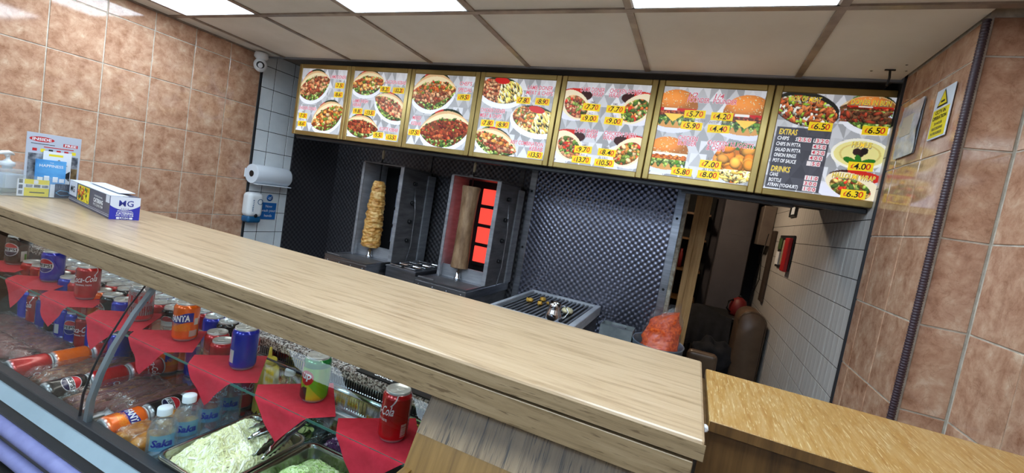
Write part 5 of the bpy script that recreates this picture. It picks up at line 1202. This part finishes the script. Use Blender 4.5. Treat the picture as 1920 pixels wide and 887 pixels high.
def doner(x0, x1, label, hot, gx):
    w_ = x1-x0; t = thing('doner_grill', label, 'doner grill', (x0, 2.18, BZ))
    T = 0.22   # tray top above bench
    part(MB().box(0.0, w_, 0.0, 0.62, T-0.07, T-0.012, ch=0.004), 'drip_tray', ['steel'], t)
    part(MB().box(0.006, w_-0.006, 0.006, 0.23, T-0.0118, T-0.011), 'tray_well', ['dark_steel'], t)
    rim = MB().box(0, w_, 0, 0.006, T-0.012, T).box(0, 0.006, 0.006, 0.24, T-0.012, T).box(w_-0.006, w_, 0.006, 0.24, T-0.012, T)
    part(rim, 'tray_rim', ['steel'], t)
    part(MB().box(0.01, w_-0.01, 0.02, 0.6, 0, T-0.07), 'plinth', ['dark_steel'], t)
    for k in range(4): part(MB().lathe([(0.004, 0), (0.004, 0.002), (0, 0.003)], 8, R=Matrix.Rotation(PI/2, 3, 'X'), o=(0.03+k*(w_-0.06)/3, 0, T-0.035)), 'rivet', ['bright_steel'], t)
    part(MB().box(0.02, 0.13, -0.004, 0.012, T+0.004, T+0.014, ch=0.002), 'handle_bar', ['dark_steel'], t)
    # burner housing
    y0, y1, z0, z1 = 0.24, 0.58, T-0.012, 0.86
    part(MB().box(w_-0.022, w_, y0, y1, z0, z1, ch=0.003), 'side_panel', ['dark_steel'], t)
    part(MB().box(w_-0.026, w_+0.001, y0-0.006, y0+0.002, z0, z1+0.002, ch=0.001), 'front_edge', ['dull_steel'], t)
    part(MB().prism([(0.0, y0, z0), (0.008, y0, z0), (0.0-0.06+0.008, y1, z0), (-0.06, y1, z0)], (0, 0, z1-z0)), 'reflector_flap', ['flap_steel'], t)
    part(MB().box(-0.002, 0.018, y0-0.004, y0+0.004, z0, z1, ch=0.001), 'front_edge', ['dull_steel'], t)
    part(MB().box(-0.06, w_, y1-0.02, y1, z0, z1), 'back_plate', ['soot'], t)
    part(MB().box(0.0, w_, y0, y1, z1, z1+0.008, ch=0.001), 'hood', ['dark_steel'], t)
    part(MB().box(0.0, w_-0.022, y0+0.05, y0+0.06, z0, z0+0.08), 'lower_guard', ['dull_steel'], t)
    bx0, bx1 = w_*0.24, w_*0.73
    hs = (z1-z0-0.12)/4
    for k in range(4):
        zz = z0+0.085+k*hs
        m = 'fire' if (hot and k < 4) else 'burner'
        part(MB().box(bx0, bx1, y1-0.045, y1-0.020, zz+0.012, zz+hs-0.012, ch=0.002), 'burner', [m], t)
        part(MB().box(bx0-0.01, bx1+0.02, y1-0.052, y1-0.022, zz-0.010, zz+0.010), 'burner_rail', ['soot'], t)
        part(MB().lathe([(0.014, 0), (0.014, 0.012), (0.010, 0.016), (0.0, 0.016)], 16, R=Matrix.Rotation(PI/2, 3, 'Y'), o=(w_, y0+0.13, zz+hs*0.55)).box(w_+0.014, w_+0.024, y0+0.127, y0+0.133, zz+hs*0.55-0.012, zz+hs*0.55+0.012), 'knob', ['black'], t)
    part(MB().box(bx1+0.015, bx1+0.035, y1-0.10, y1-0.08, z0+0.02, z1-0.01), 'upright', ['soot'], t)
    part(MB().tube([(w_+0.012, y0+0.13, z1-0.13), (w_+0.02, y0+0.16, z1-0.3), (w_+0.016, y0+0.17, z0+0.12), (w_+0.012, y0+0.14, z0+0.0)], 0.003, 6), 'cable', ['steel'], t)
    part(MB().box(w_+0.001, w_+0.012, y1-0.06, y1+0.03, z0, z1-0.02), 'rear_channel', ['dull_steel'], t)
    sx = gx-x0
    part(MB().tube([(sx, 0.27, T-0.01), (sx, 0.27, 0.935)], 0.0045, 10), 'spit', ['bright_steel'], t)
    part(MB().lathe([(0.022, T-0.012), (0.022, T+0.0), (0.016, T+0.004), (0.015, T+0.04), (0.007, T+0.045), (0.006, T+0.08)], 24, o=(sx, 0.27, 0)), 'spit_socket', ['bright_steel'], t)
    part(MB().lathe([(0.007, 0.90), (0.009, 0.915), (0.009, 0.95), (0.004, 0.96)], 14, o=(sx, 0.27, 0)), 'spit_handle', ['cream'], t)
    part(MB().box(sx-0.012, sx+0.012, 0.24, 0.5, 0.868, 0.876), 'spit_arm', ['dark_steel'], t)
    return t
M['soot'] = mat('sooty_black_metal', rgb(26, 24, 26), 0.6, metal=0.4); M['burner'] = noisy('unlit_ceramic_burner', rgb(150, 156, 178), rgb(176, 182, 204), 50, 0.6)
M['fire'] = mat('glowing_burner', (1.0, 0.075, 0.05), 0.6, emis=0.75); M['cream'] = mat('cream_grip', rgb(200, 190, 160), 0.5)
doner(-2.19, -1.84, 'left doner grill, burners unlit, behind the chicken doner', False, -2.056)
doner(-1.47, -1.12, 'right doner grill with four glowing red burners', True, -1.335)
def cone(prof, seed, amp, fr, lay_, nm, m, lab, x):
    n = 56; mb = MB(); vs = []; fs = []; rows = 110
    for j in range(rows+1):
        f = j/rows; z = prof[0][1]+(prof[-1][1]-prof[0][1])*f
        for k in range(len(prof)-1):
            if prof[k][1] <= z <= prof[k+1][1]+1e-9: g_ = (z-prof[k][1])/(prof[k+1][1]-prof[k][1]); r = prof[k][0]*(1-g_)+prof[k+1][0]*g_; break
        for i in range(n):
            a = 2*PI*i/n; d = Vector((math.cos(a), math.sin(a), 0))
            rr = r*(1+amp*noise.noise(Vector((d.x*fr, d.y*fr, z*fr*lay_+seed)))+amp*0.5*noise.noise(Vector((d.x*fr*3, d.y*fr*3, z*fr*lay_*2.4+seed))))
            vs.append((d.x*rr, d.y*rr, z))
    for j in range(rows):
        for i in range(n): k = (i+1) % n; fs.append((j*n+i, j*n+k, (j+1)*n+k, (j+1)*n+i))
    fs += [tuple(range(n))[::-1], tuple(rows*n+i for i in range(n))]
    mb.add(vs, fs, 0, True)
    return single(mb, nm, [m], lab, 'doner meat', (x, 2.45, 0))
cone([(0.056, -0.468), (0.062, -0.445), (0.060, -0.30), (0.052, -0.15), (0.042, -0.03), (0.030, -0.006)], 1, 0.16, 3.0, 18, 'chicken_doner', noisy('grilled_chicken_stack', rgb(132, 74, 22), rgb(236, 198, 128), 16, 0.45, stretch=(1, 1, 4.5), bump=0.8, c3=rgb(206, 146, 68), p=(0.3, 0.62)), 'golden stacked chicken doner cone on the left spit', -2.056)
cone([(0.056, -0.463), (0.055, -0.44), (0.051, -0.30), (0.050, -0.15), (0.054, 0.02), (0.058, 0.052), (0.053, 0.058)], 2, 0.05, 2.0, 2, 'lamb_doner', noisy('shaved_lamb_surface', rgb(112, 84, 58), rgb(164, 134, 102), 14, 0.45, stretch=(2, 2, 0.6), bump=0.4, c3=rgb(138, 108, 80)), 'smooth grey-brown lamb doner column on the right spit', -1.335)
# bain-marie box
t = thing('bain_marie', 'steel bain-marie box with small lidded wells between the two doner grills', 'bain-marie', (-1.815, 2.34, BZ))
part(MB().box(0, 0.235, 0, 0.36, 0, 0.205, ch=0.004), 'housing', ['steel'], t); part(MB().box(-0.004, 0.239, -0.004, 0.364, 0.205, 0.213, ch=0.002), 'top_plate', ['steel'], t)
for i in range(2):
    for j in range(3):
        mb = pan(0.048, 0.052, 0.012, r=0.012); part(mb, 'well', ['bright_steel'], t, loc=(0.065+i*0.108, 0.065+j*0.115, 0.2132))
# chargrill
M['bar_iron'] = noisy('worn_grill_iron', rgb(84, 86, 90), rgb(116, 118, 122), 9, 0.35, metal=0.3)
t = thing('chargrill', 'black-barred charcoal grill in a steel frame in front of the quilted steel sheet', 'grill', (-0.946, 2.125, BZ))
GW, GD, GH = 0.476, 0.70, 0.19
part(MB().box(0.01, GW-0.01, 0.01, GD-0.01, 0, GH-0.06), 'body', ['dark_steel'], t)
fr = (('frame_side', (0, 0.022, 0, GD)), ('frame_side', (GW-0.034, GW, 0, GD)), ('frame_back', (0.022, GW-0.034, GD-0.03, GD)), ('frame_front', (0.022, GW-0.034, 0, 0.03)))
for nm, q in fr: part(MB().box(*q, GH-0.06, GH, ch=0.003), nm, ['flap_steel'], t)
part(MB().box(0.022, GW-0.034, 0.03, GD-0.03, GH-0.06, GH-0.045), 'ember_tray', ['soot'], t)
for i in range(15):
    x = 0.043+i*0.0272
    part(MB().box(x-0.0062, x+0.0062, 0.03, GD-0.03, GH-0.026, GH-0.010, ch=0.001), 'grill_bar', ['bar_iron'], t)
part(MB().box(0.03, GW-0.04, 0.045, 0.053, GH-0.034, GH-0.027).box(0.03, GW-0.04, GD-0.055, GD-0.047, GH-0.034, GH-0.027), 'cross_bar', ['soot'], t)
gz = BZ+GH-0.010
Mc = noisy('fried_chicken_piece', rgb(150, 96, 26), rgb(232, 190, 84), 60, 0.5, bump=0.8)
for i, (x, y, r) in enumerate(((-0.835, 2.47, 0.022), (-0.79, 2.585, 0.021), (-0.765, 2.455, 0.02), (-0.735, 2.53, 0.014))):
    single(MB().blob((0, 0, r*0.55), (r, r*0.8, r*0.6), 30+i, 0.5, 3, 20, 12), 'chicken_piece', [Mc], 'golden chicken piece on the grill bars, '+('nearest the left frame', 'furthest back', 'largest at the front', 'smallest, beside the jug')[i], 'food', (x, y, gz), rz=i, group='chicken pieces on the grill')
single(MB().blob((0, 0, 0.018), (0.033, 0.033, 0.019), 3, 0.1, 1, 24, 14), 'onion_half', [mat('pale_onion', rgb(214, 204, 164), 0.5)], 'pale round onion half on the grill behind the steel jug', 'food', (-0.585, 2.42, gz))
t = thing('milk_jug', 'small shiny steel jug with a handle standing on the grill', 'jug', (-0.592, 2.165, gz))
part(MB().lathe([(0, 0.0), (0.030, 0.0), (0.040, 0.006), (0.044, 0.028), (0.041, 0.048), (0.034, 0.064), (0.031, 0.08), (0.034, 0.102), (0.032, 0.102), (0.029, 0.08), (0.03, 0.06), (0, 0.02)], 36, cap=False), 'body', ['bright_steel'], t)
part(MB().prism([(0.018, -0.026, 0.1015), (0.038, -0.034, 0.108), (0.028, -0.012, 0.1015), (0.030, -0.026, 0.082)], (0.001, 0.001, 0.0)), 'spout', ['bright_steel'], t)
part(MB().tube([(0.028, 0.014, 0.09), (0.052, 0.024, 0.088), (0.066, 0.03, 0.06), (0.056, 0.026, 0.03), (0.040, 0.016, 0.02)], 0.004, 8), 'handle', ['bright_steel'], t)
# galvanised box
t = thing('galvanised_box', 'small open galvanised metal box right of the grill', 'box', (-0.402, 2.50, -0.85))
wq, dq, hq = 0.182, 0.12, 0.255
for q in ((0, wq, 0, 0.002), (0, wq, dq-0.002, dq), (0, 0.002, 0.002, dq-0.002), (wq-0.002, wq, 0.002, dq-0.002)): part(MB().box(*q, 0.0, hq), 'side_wall', ['galv'] if False else [bpy.data.materials.get('galvanised_sheet') or noisy('galvanised_sheet', rgb(150, 158, 160), rgb(184, 192, 192), 12, 0.35, metal=0.7)], t)
part(MB().box(0, wq, 0, dq, 0.0, 0.002), 'bottom', ['steel'], t); part(MB().box(0.002, wq-0.002, 0.03, 0.034, hq-0.05, hq-0.004), 'divider', ['steel'], t); part(MB().box(0.05, 0.13, 0.034, 0.118, hq-0.05, hq-0.012), 'inner_slot', ['dark_steel'], t)
# oval pan with the bag of carrots
def oval(a, b, z, n=36): return [(a*math.cos(2*PI*i/n), b*math.sin(2*PI*i/n), z) for i in range(n)]
mb = MB(); loops(mb, [oval(0.134, 0.17, 0.222), oval(0.139, 0.175, 0.229), oval(0.136, 0.172, 0.233), oval(0.131, 0.167, 0.229), oval(0.122, 0.156, 0.02), oval(0.11, 0.145, 0.004)]); loops(mb, [oval(0.134, 0.17, 0.222), oval(0.126, 0.16, 0.02), oval(0.114, 0.148, 0.0)])
single(mb, 'oval_pan', [noisy('dull_aluminium', rgb(126, 142, 160), rgb(156, 170, 186), 8, 0.35, metal=0.75)], 'oval blue-grey aluminium pan under the bag of carrots', 'pan', (-0.082, 2.53, -0.85))
t = thing('carrot_bag', 'clear plastic bag of grated orange carrot standing in the oval pan', 'bag', (-0.082, 2.575, -0.842))
cm = MB()
nn = 40; vs = []; rows = 34
for j in range(rows+1):
    f = j/rows; z = f*0.415
    wv = 0.105 if f < 0.55 else 0.105-0.035*((f-0.55)/0.45)**1.5
    dp = 0.085*(1-max(0, f-0.45)*1.2)
    for i in range(nn):
        a = 2*PI*i/nn; x, y = wv*math.cos(a), dp*math.sin(a)
        nzv = noise.noise(Vector((x*20, y*20, z*16)))*0.016*(1+f); x *= 1+nzv/0.1; y *= 1+nzv/0.08
        vs.append((x+0.02*f*f, y, z+(0.030*math.sin(a*1+1.2)+0.02*noise.noise(Vector((x*30, y*30, 5))))*max(0, f-0.5)*2))
fs = [(j*nn+i, j*nn+(i+1) % nn, (j+1)*nn+(i+1) % nn, (j+1)*nn+i) for j in range(rows) for i in range(nn)]+[tuple(range(nn))[::-1], tuple(rows*nn+i for i in range(nn))]
cm.add([(v[0]*0.97, v[1]*0.97, v[2]*0.88+0.006) for v in vs], fs, 0, True)
part(cm, 'grated_carrot', [noisy('grated_carrot_mass', rgb(196, 62, 10), rgb(250, 118, 34), 90, 0.5, bump=1.0, c3=rgb(232, 86, 16))], t, kind='stuff')
fm = MB(); fm.add(vs, fs[:-1], 0, True); part(fm, 'plastic_bag', [glass('bag_plastic', (0.95, 0.93, 0.93), ior=1.5, bump=0.9, bscale=26, rough=0.06, haze=0.03, hazecol=(0.75, 0.7, 0.75), minr=0.04)], t)

# ------------------------------------------------------------------ rear room seen through the doorway
PINE = laminate('rough_pine', rgb(150, 108, 62), rgb(186, 144, 92), rgb(204, 166, 116), ax='z', rough=0.7, bump=0.3)
t = thing('timber_post', 'bare pine stud post just inside the doorway', 'post', (0.0, 2.99, -1.6))
part(MB().box(0.0, 0.055, 0, 0.045, 0, 1.92, ch=0.002), 'stud', [PINE], t); part(MB().box(-0.035, 0.0, 0.004, 0.03, 0, 1.90, ch=0.002), 'batten', [PINE], t); part(MB().box(0.0, 0.10, -0.002, 0.0, 0.92, 1.08), 'notch_block', [PINE], t) if False else None
t = thing('pantry_shelf', 'dark shelving unit with small packets behind the timber post', 'shelf', (-0.42, 4.62, -1.6))
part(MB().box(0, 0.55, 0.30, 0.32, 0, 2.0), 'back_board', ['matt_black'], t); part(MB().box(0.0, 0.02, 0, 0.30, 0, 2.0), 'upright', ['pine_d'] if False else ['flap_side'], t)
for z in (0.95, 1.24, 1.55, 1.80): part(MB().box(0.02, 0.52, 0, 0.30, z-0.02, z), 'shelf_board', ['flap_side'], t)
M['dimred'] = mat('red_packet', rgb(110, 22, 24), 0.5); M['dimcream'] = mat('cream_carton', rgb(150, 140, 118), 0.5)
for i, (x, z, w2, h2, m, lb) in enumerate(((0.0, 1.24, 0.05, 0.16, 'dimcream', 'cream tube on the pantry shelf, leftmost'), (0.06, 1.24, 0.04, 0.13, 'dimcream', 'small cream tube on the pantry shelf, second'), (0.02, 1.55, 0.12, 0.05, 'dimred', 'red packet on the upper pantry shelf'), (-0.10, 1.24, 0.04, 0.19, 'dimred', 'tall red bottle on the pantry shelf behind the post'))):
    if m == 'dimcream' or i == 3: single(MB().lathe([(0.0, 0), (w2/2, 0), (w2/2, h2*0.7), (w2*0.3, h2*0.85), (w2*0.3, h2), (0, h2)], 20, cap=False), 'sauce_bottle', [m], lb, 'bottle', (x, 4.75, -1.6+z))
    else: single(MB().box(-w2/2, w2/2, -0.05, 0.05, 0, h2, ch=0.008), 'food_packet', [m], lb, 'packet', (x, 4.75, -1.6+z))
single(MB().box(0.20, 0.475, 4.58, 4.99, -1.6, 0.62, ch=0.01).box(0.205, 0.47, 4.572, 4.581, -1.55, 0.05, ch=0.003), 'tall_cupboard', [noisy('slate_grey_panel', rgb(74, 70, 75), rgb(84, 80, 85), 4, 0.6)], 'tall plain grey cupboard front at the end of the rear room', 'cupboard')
t = thing('rear_worktop', 'dark worktop in the rear room in front of the grey cupboard', 'worktop', (0.0, 4.05, -0.65))
part(MB().box(0.12, 0.64, 0, 0.50, -0.03, 0, ch=0.003), 'worktop', ['matt_black'], t); part(MB().box(0.14, 0.62, 0.03, 0.49, -0.95, -0.031), 'cabinet', ['matt_black'], t); part(MB().tube([(0.2, 0.005, 0.004), (0.46, 0.005, 0.004)], 0.006, 8), 'edge_strip', ['steel'], t)
t = thing('red_kettle', 'round red kettle on the dark worktop in the rear room', 'kettle', (0.45, 4.30, -0.65))
part(MB().lathe([(0, 0), (0.055, 0), (0.07, 0.02), (0.072, 0.08), (0.055, 0.14), (0.02, 0.165), (0, 0.168)], 28, cap=False), 'body', ['dimred'], t); part(MB().tube([(-0.05, -0.03, 0.14), (-0.085, -0.05, 0.12), (-0.09, -0.05, 0.06), (-0.06, -0.04, 0.03)], 0.008, 8), 'handle', ['black'], t); part(MB().lathe([(0.012, 0.165), (0.014, 0.18), (0, 0.184)], 14), 'lid_knob', ['black'], t)
M['leather'] = noisy('brown_leatherette', rgb(86, 66, 50), rgb(102, 80, 62), 8, 0.4, bump=0.2, bscale=80)
t = thing('banquette', 'brown leatherette banquette seat back against the white tiled wall', 'seat', (0.40, 3.62, -1.6))
mb = MB(); n = 20
def sb(u, v):  # rounded high back, profile in z
    a = PI*u; return None
vs = []; fs = []
prof2 = [(0.0, 0.5)]+[(0.0+0.0, 0.9)]+[(0.09-0.09*math.cos(a), 1.02+0.085*math.sin(a)) for a in [PI*i/14 for i in range(15)]]+[(0.18, 0.9), (0.18, 0.5)]
k = len(prof2)
for y in (0.0, 0.012, 0.30, 0.312):
    s_ = 0.93 if y in (0.0, 0.312) else 1.0
    vs += [(0.09+(x-0.09)*s_, y, 0.5+(z-0.5)*(1 if s_ == 1.0 else 0.985)) for x, z in prof2]
for j in range(3):
    for i in range(k-1): fs.append((j*k+i, j*k+i+1, (j+1)*k+i+1, (j+1)*k+i))
fs += [tuple(range(k)), tuple(3*k+i for i in range(k))[::-1]]
mb.add(vs, fs, 0, True); part(mb, 'back_cushion', ['leather'], t)
part(MB().box(-0.30, -0.002, -0.02, 0.33, 0.38, 0.50, ch=0.03), 'seat_cushion', ['leather'], t); part(MB().box(-0.30, 0.18, 0.0, 0.31, 0.0, 0.38), 'base', ['flap_side'], t)
part(MB().tube([(0.0, 0.155, 1.02)]+[(0.09-0.093*math.cos(a), 0.004, 1.02+0.088*math.sin(a)) for a in [PI*i/12 for i in range(13)]]+[(0.183, 0.004, 0.55)], 0.0035, 6), 'piping', ['leather'], t)
t = thing('low_chair', 'brown padded chair back at the left of the rear room', 'chair', (0.06, 3.16, -1.6))
part(MB().box(0.03, 0.22, 0.0, 0.08, 0.55, 0.83, ch=0.03), 'backrest', ['leather'], t); part(MB().box(0.0, 0.25, 0.02, 0.30, 0.40, 0.48, ch=0.02), 'seat', ['leather'], t)
for x, y in ((0.02, 0.04), (0.23, 0.04), (0.02, 0.28), (0.23, 0.28)): part(MB().box(x-0.012, x+0.012, y-0.012, y+0.012, 0, 0.42), 'leg', ['flap_side'], t)
single(MB().box(-0.07, 0.03, 3.05, 3.12, -1.6, -0.72, ch=0.004), 'timber_board', [PINE], 'pine board standing behind the oval pan', 'board')
M['coat'] = noisy('black_fabric', rgb(12, 12, 16), rgb(26, 26, 32), 20, 0.9, bump=0.5)
single(MB().blob((0, 0, 0), (0.15, 0.10, 0.16), 9, 0.35, 1.5, 30, 20), 'black_coat', ['coat'], 'black coat bundled over the seat in the rear room', 'coat', (0.27, 3.68, -0.93))
single(MB().grid(lambda u, v: (0.03+0.36*u, 3.98-0.10*math.sin(v*1.5)+0.01*math.sin(u*30)*v, -0.60-0.32*v+0.03*math.sin(u*5)), 24, 12), 'black_cloth', ['coat'], 'black cloth hanging over the front of the rear worktop', 'cloth')
M['matt_brown'] = mat('dark_brown_board', rgb(56, 42, 32), 0.7)
# things on the white tiled wall of the rear room
XR2 = XR-0.006
single(MB().box(-0.10, 0, -0.28, 0.28, -0.175, 0.175, ch=0.006), 'wall_box', [noisy('taupe_metal_box', rgb(96, 84, 76), rgb(116, 104, 94), 6, 0.5)], 'taupe metal wall box high on the far white tiled wall', 'cabinet', (XR2, 4.70, 0.17))
single(MB().box(-0.022, 0, -0.07, 0.07, -0.30, 0.30, ch=0.003), 'wooden_board', ['matt_brown'], 'dark wooden board with a hanging wire on the white tiled wall', 'board', (XR2, 4.22, -0.17))
single(MB().tube([(0, 0.09, 0.3), (-0.02, 0.06, 0.1), (0.0, 0.09, -0.1), (-0.03, 0.16, -0.3), (0, 0.2, -0.55)], 0.004, 6), 'hanging_wire', ['black'], 'thin black wire hanging beside the wooden board', 'wire', (XR2-0.04, 4.22, -0.2))
t = thing('document_rack', 'black wall rack holding papers and a bright red folder', 'rack', (XR2, 3.60, -0.03))
part(MB().box(-0.012, 0, -0.20, 0.30, -0.115, 0.125, ch=0.002), 'back_plate', ['black'], t)
part(MB().box(-0.022, -0.012, 0.14, 0.26, -0.095, 0.0), 'paper', ['p_white'], t); part(MB().box(-0.020, -0.012, 0.13, 0.27, 0.02, 0.10), 'photo', [mat('green_photo', rgb(60, 84, 44), 0.5)], t); part(MB().box(-0.018, -0.012, 0.0, 0.10, -0.09, 0.09), 'paper', ['dimcream'], t)
part(MB().box(-0.036, -0.012, -0.20, -0.07, -0.125, 0.105, ch=0.004), 'red_folder', [mat('red_folder', rgb(176, 26, 34), 0.4)], t)
t = thing('small_frame', 'small black picture frame high on the white tiled wall', 'picture frame', (XR2, 3.64, 0.275))
for q in ((-0.10, 0.10, -0.045, -0.030), (-0.10, 0.10, 0.030, 0.045), (-0.10, -0.08, -0.03, 0.03), (0.08, 0.10, -0.03, 0.03)): part(MB().box(-0.014, 0, q[0], q[1], q[2], q[3]), 'frame_bar', ['black'], t)
part(MB().box(-0.006, 0, -0.08, 0.08, -0.03, 0.03), 'picture', ['paper'], t)
# dim lamp of the rear room
t = thing('rear_ceiling_lamp', 'small warm ceiling lamp of the rear room, above the doorway view', 'lamp', (-0.2, 3.7, 0.655))
part(MB().lathe([(0.06, 0.0), (0.07, -0.02), (0.06, -0.05), (0.0, -0.06)], 24), 'shade', [mat('warm_lamp', (1.0, 0.78, 0.55), 0.5, emis=REAR_LAMP)], t)
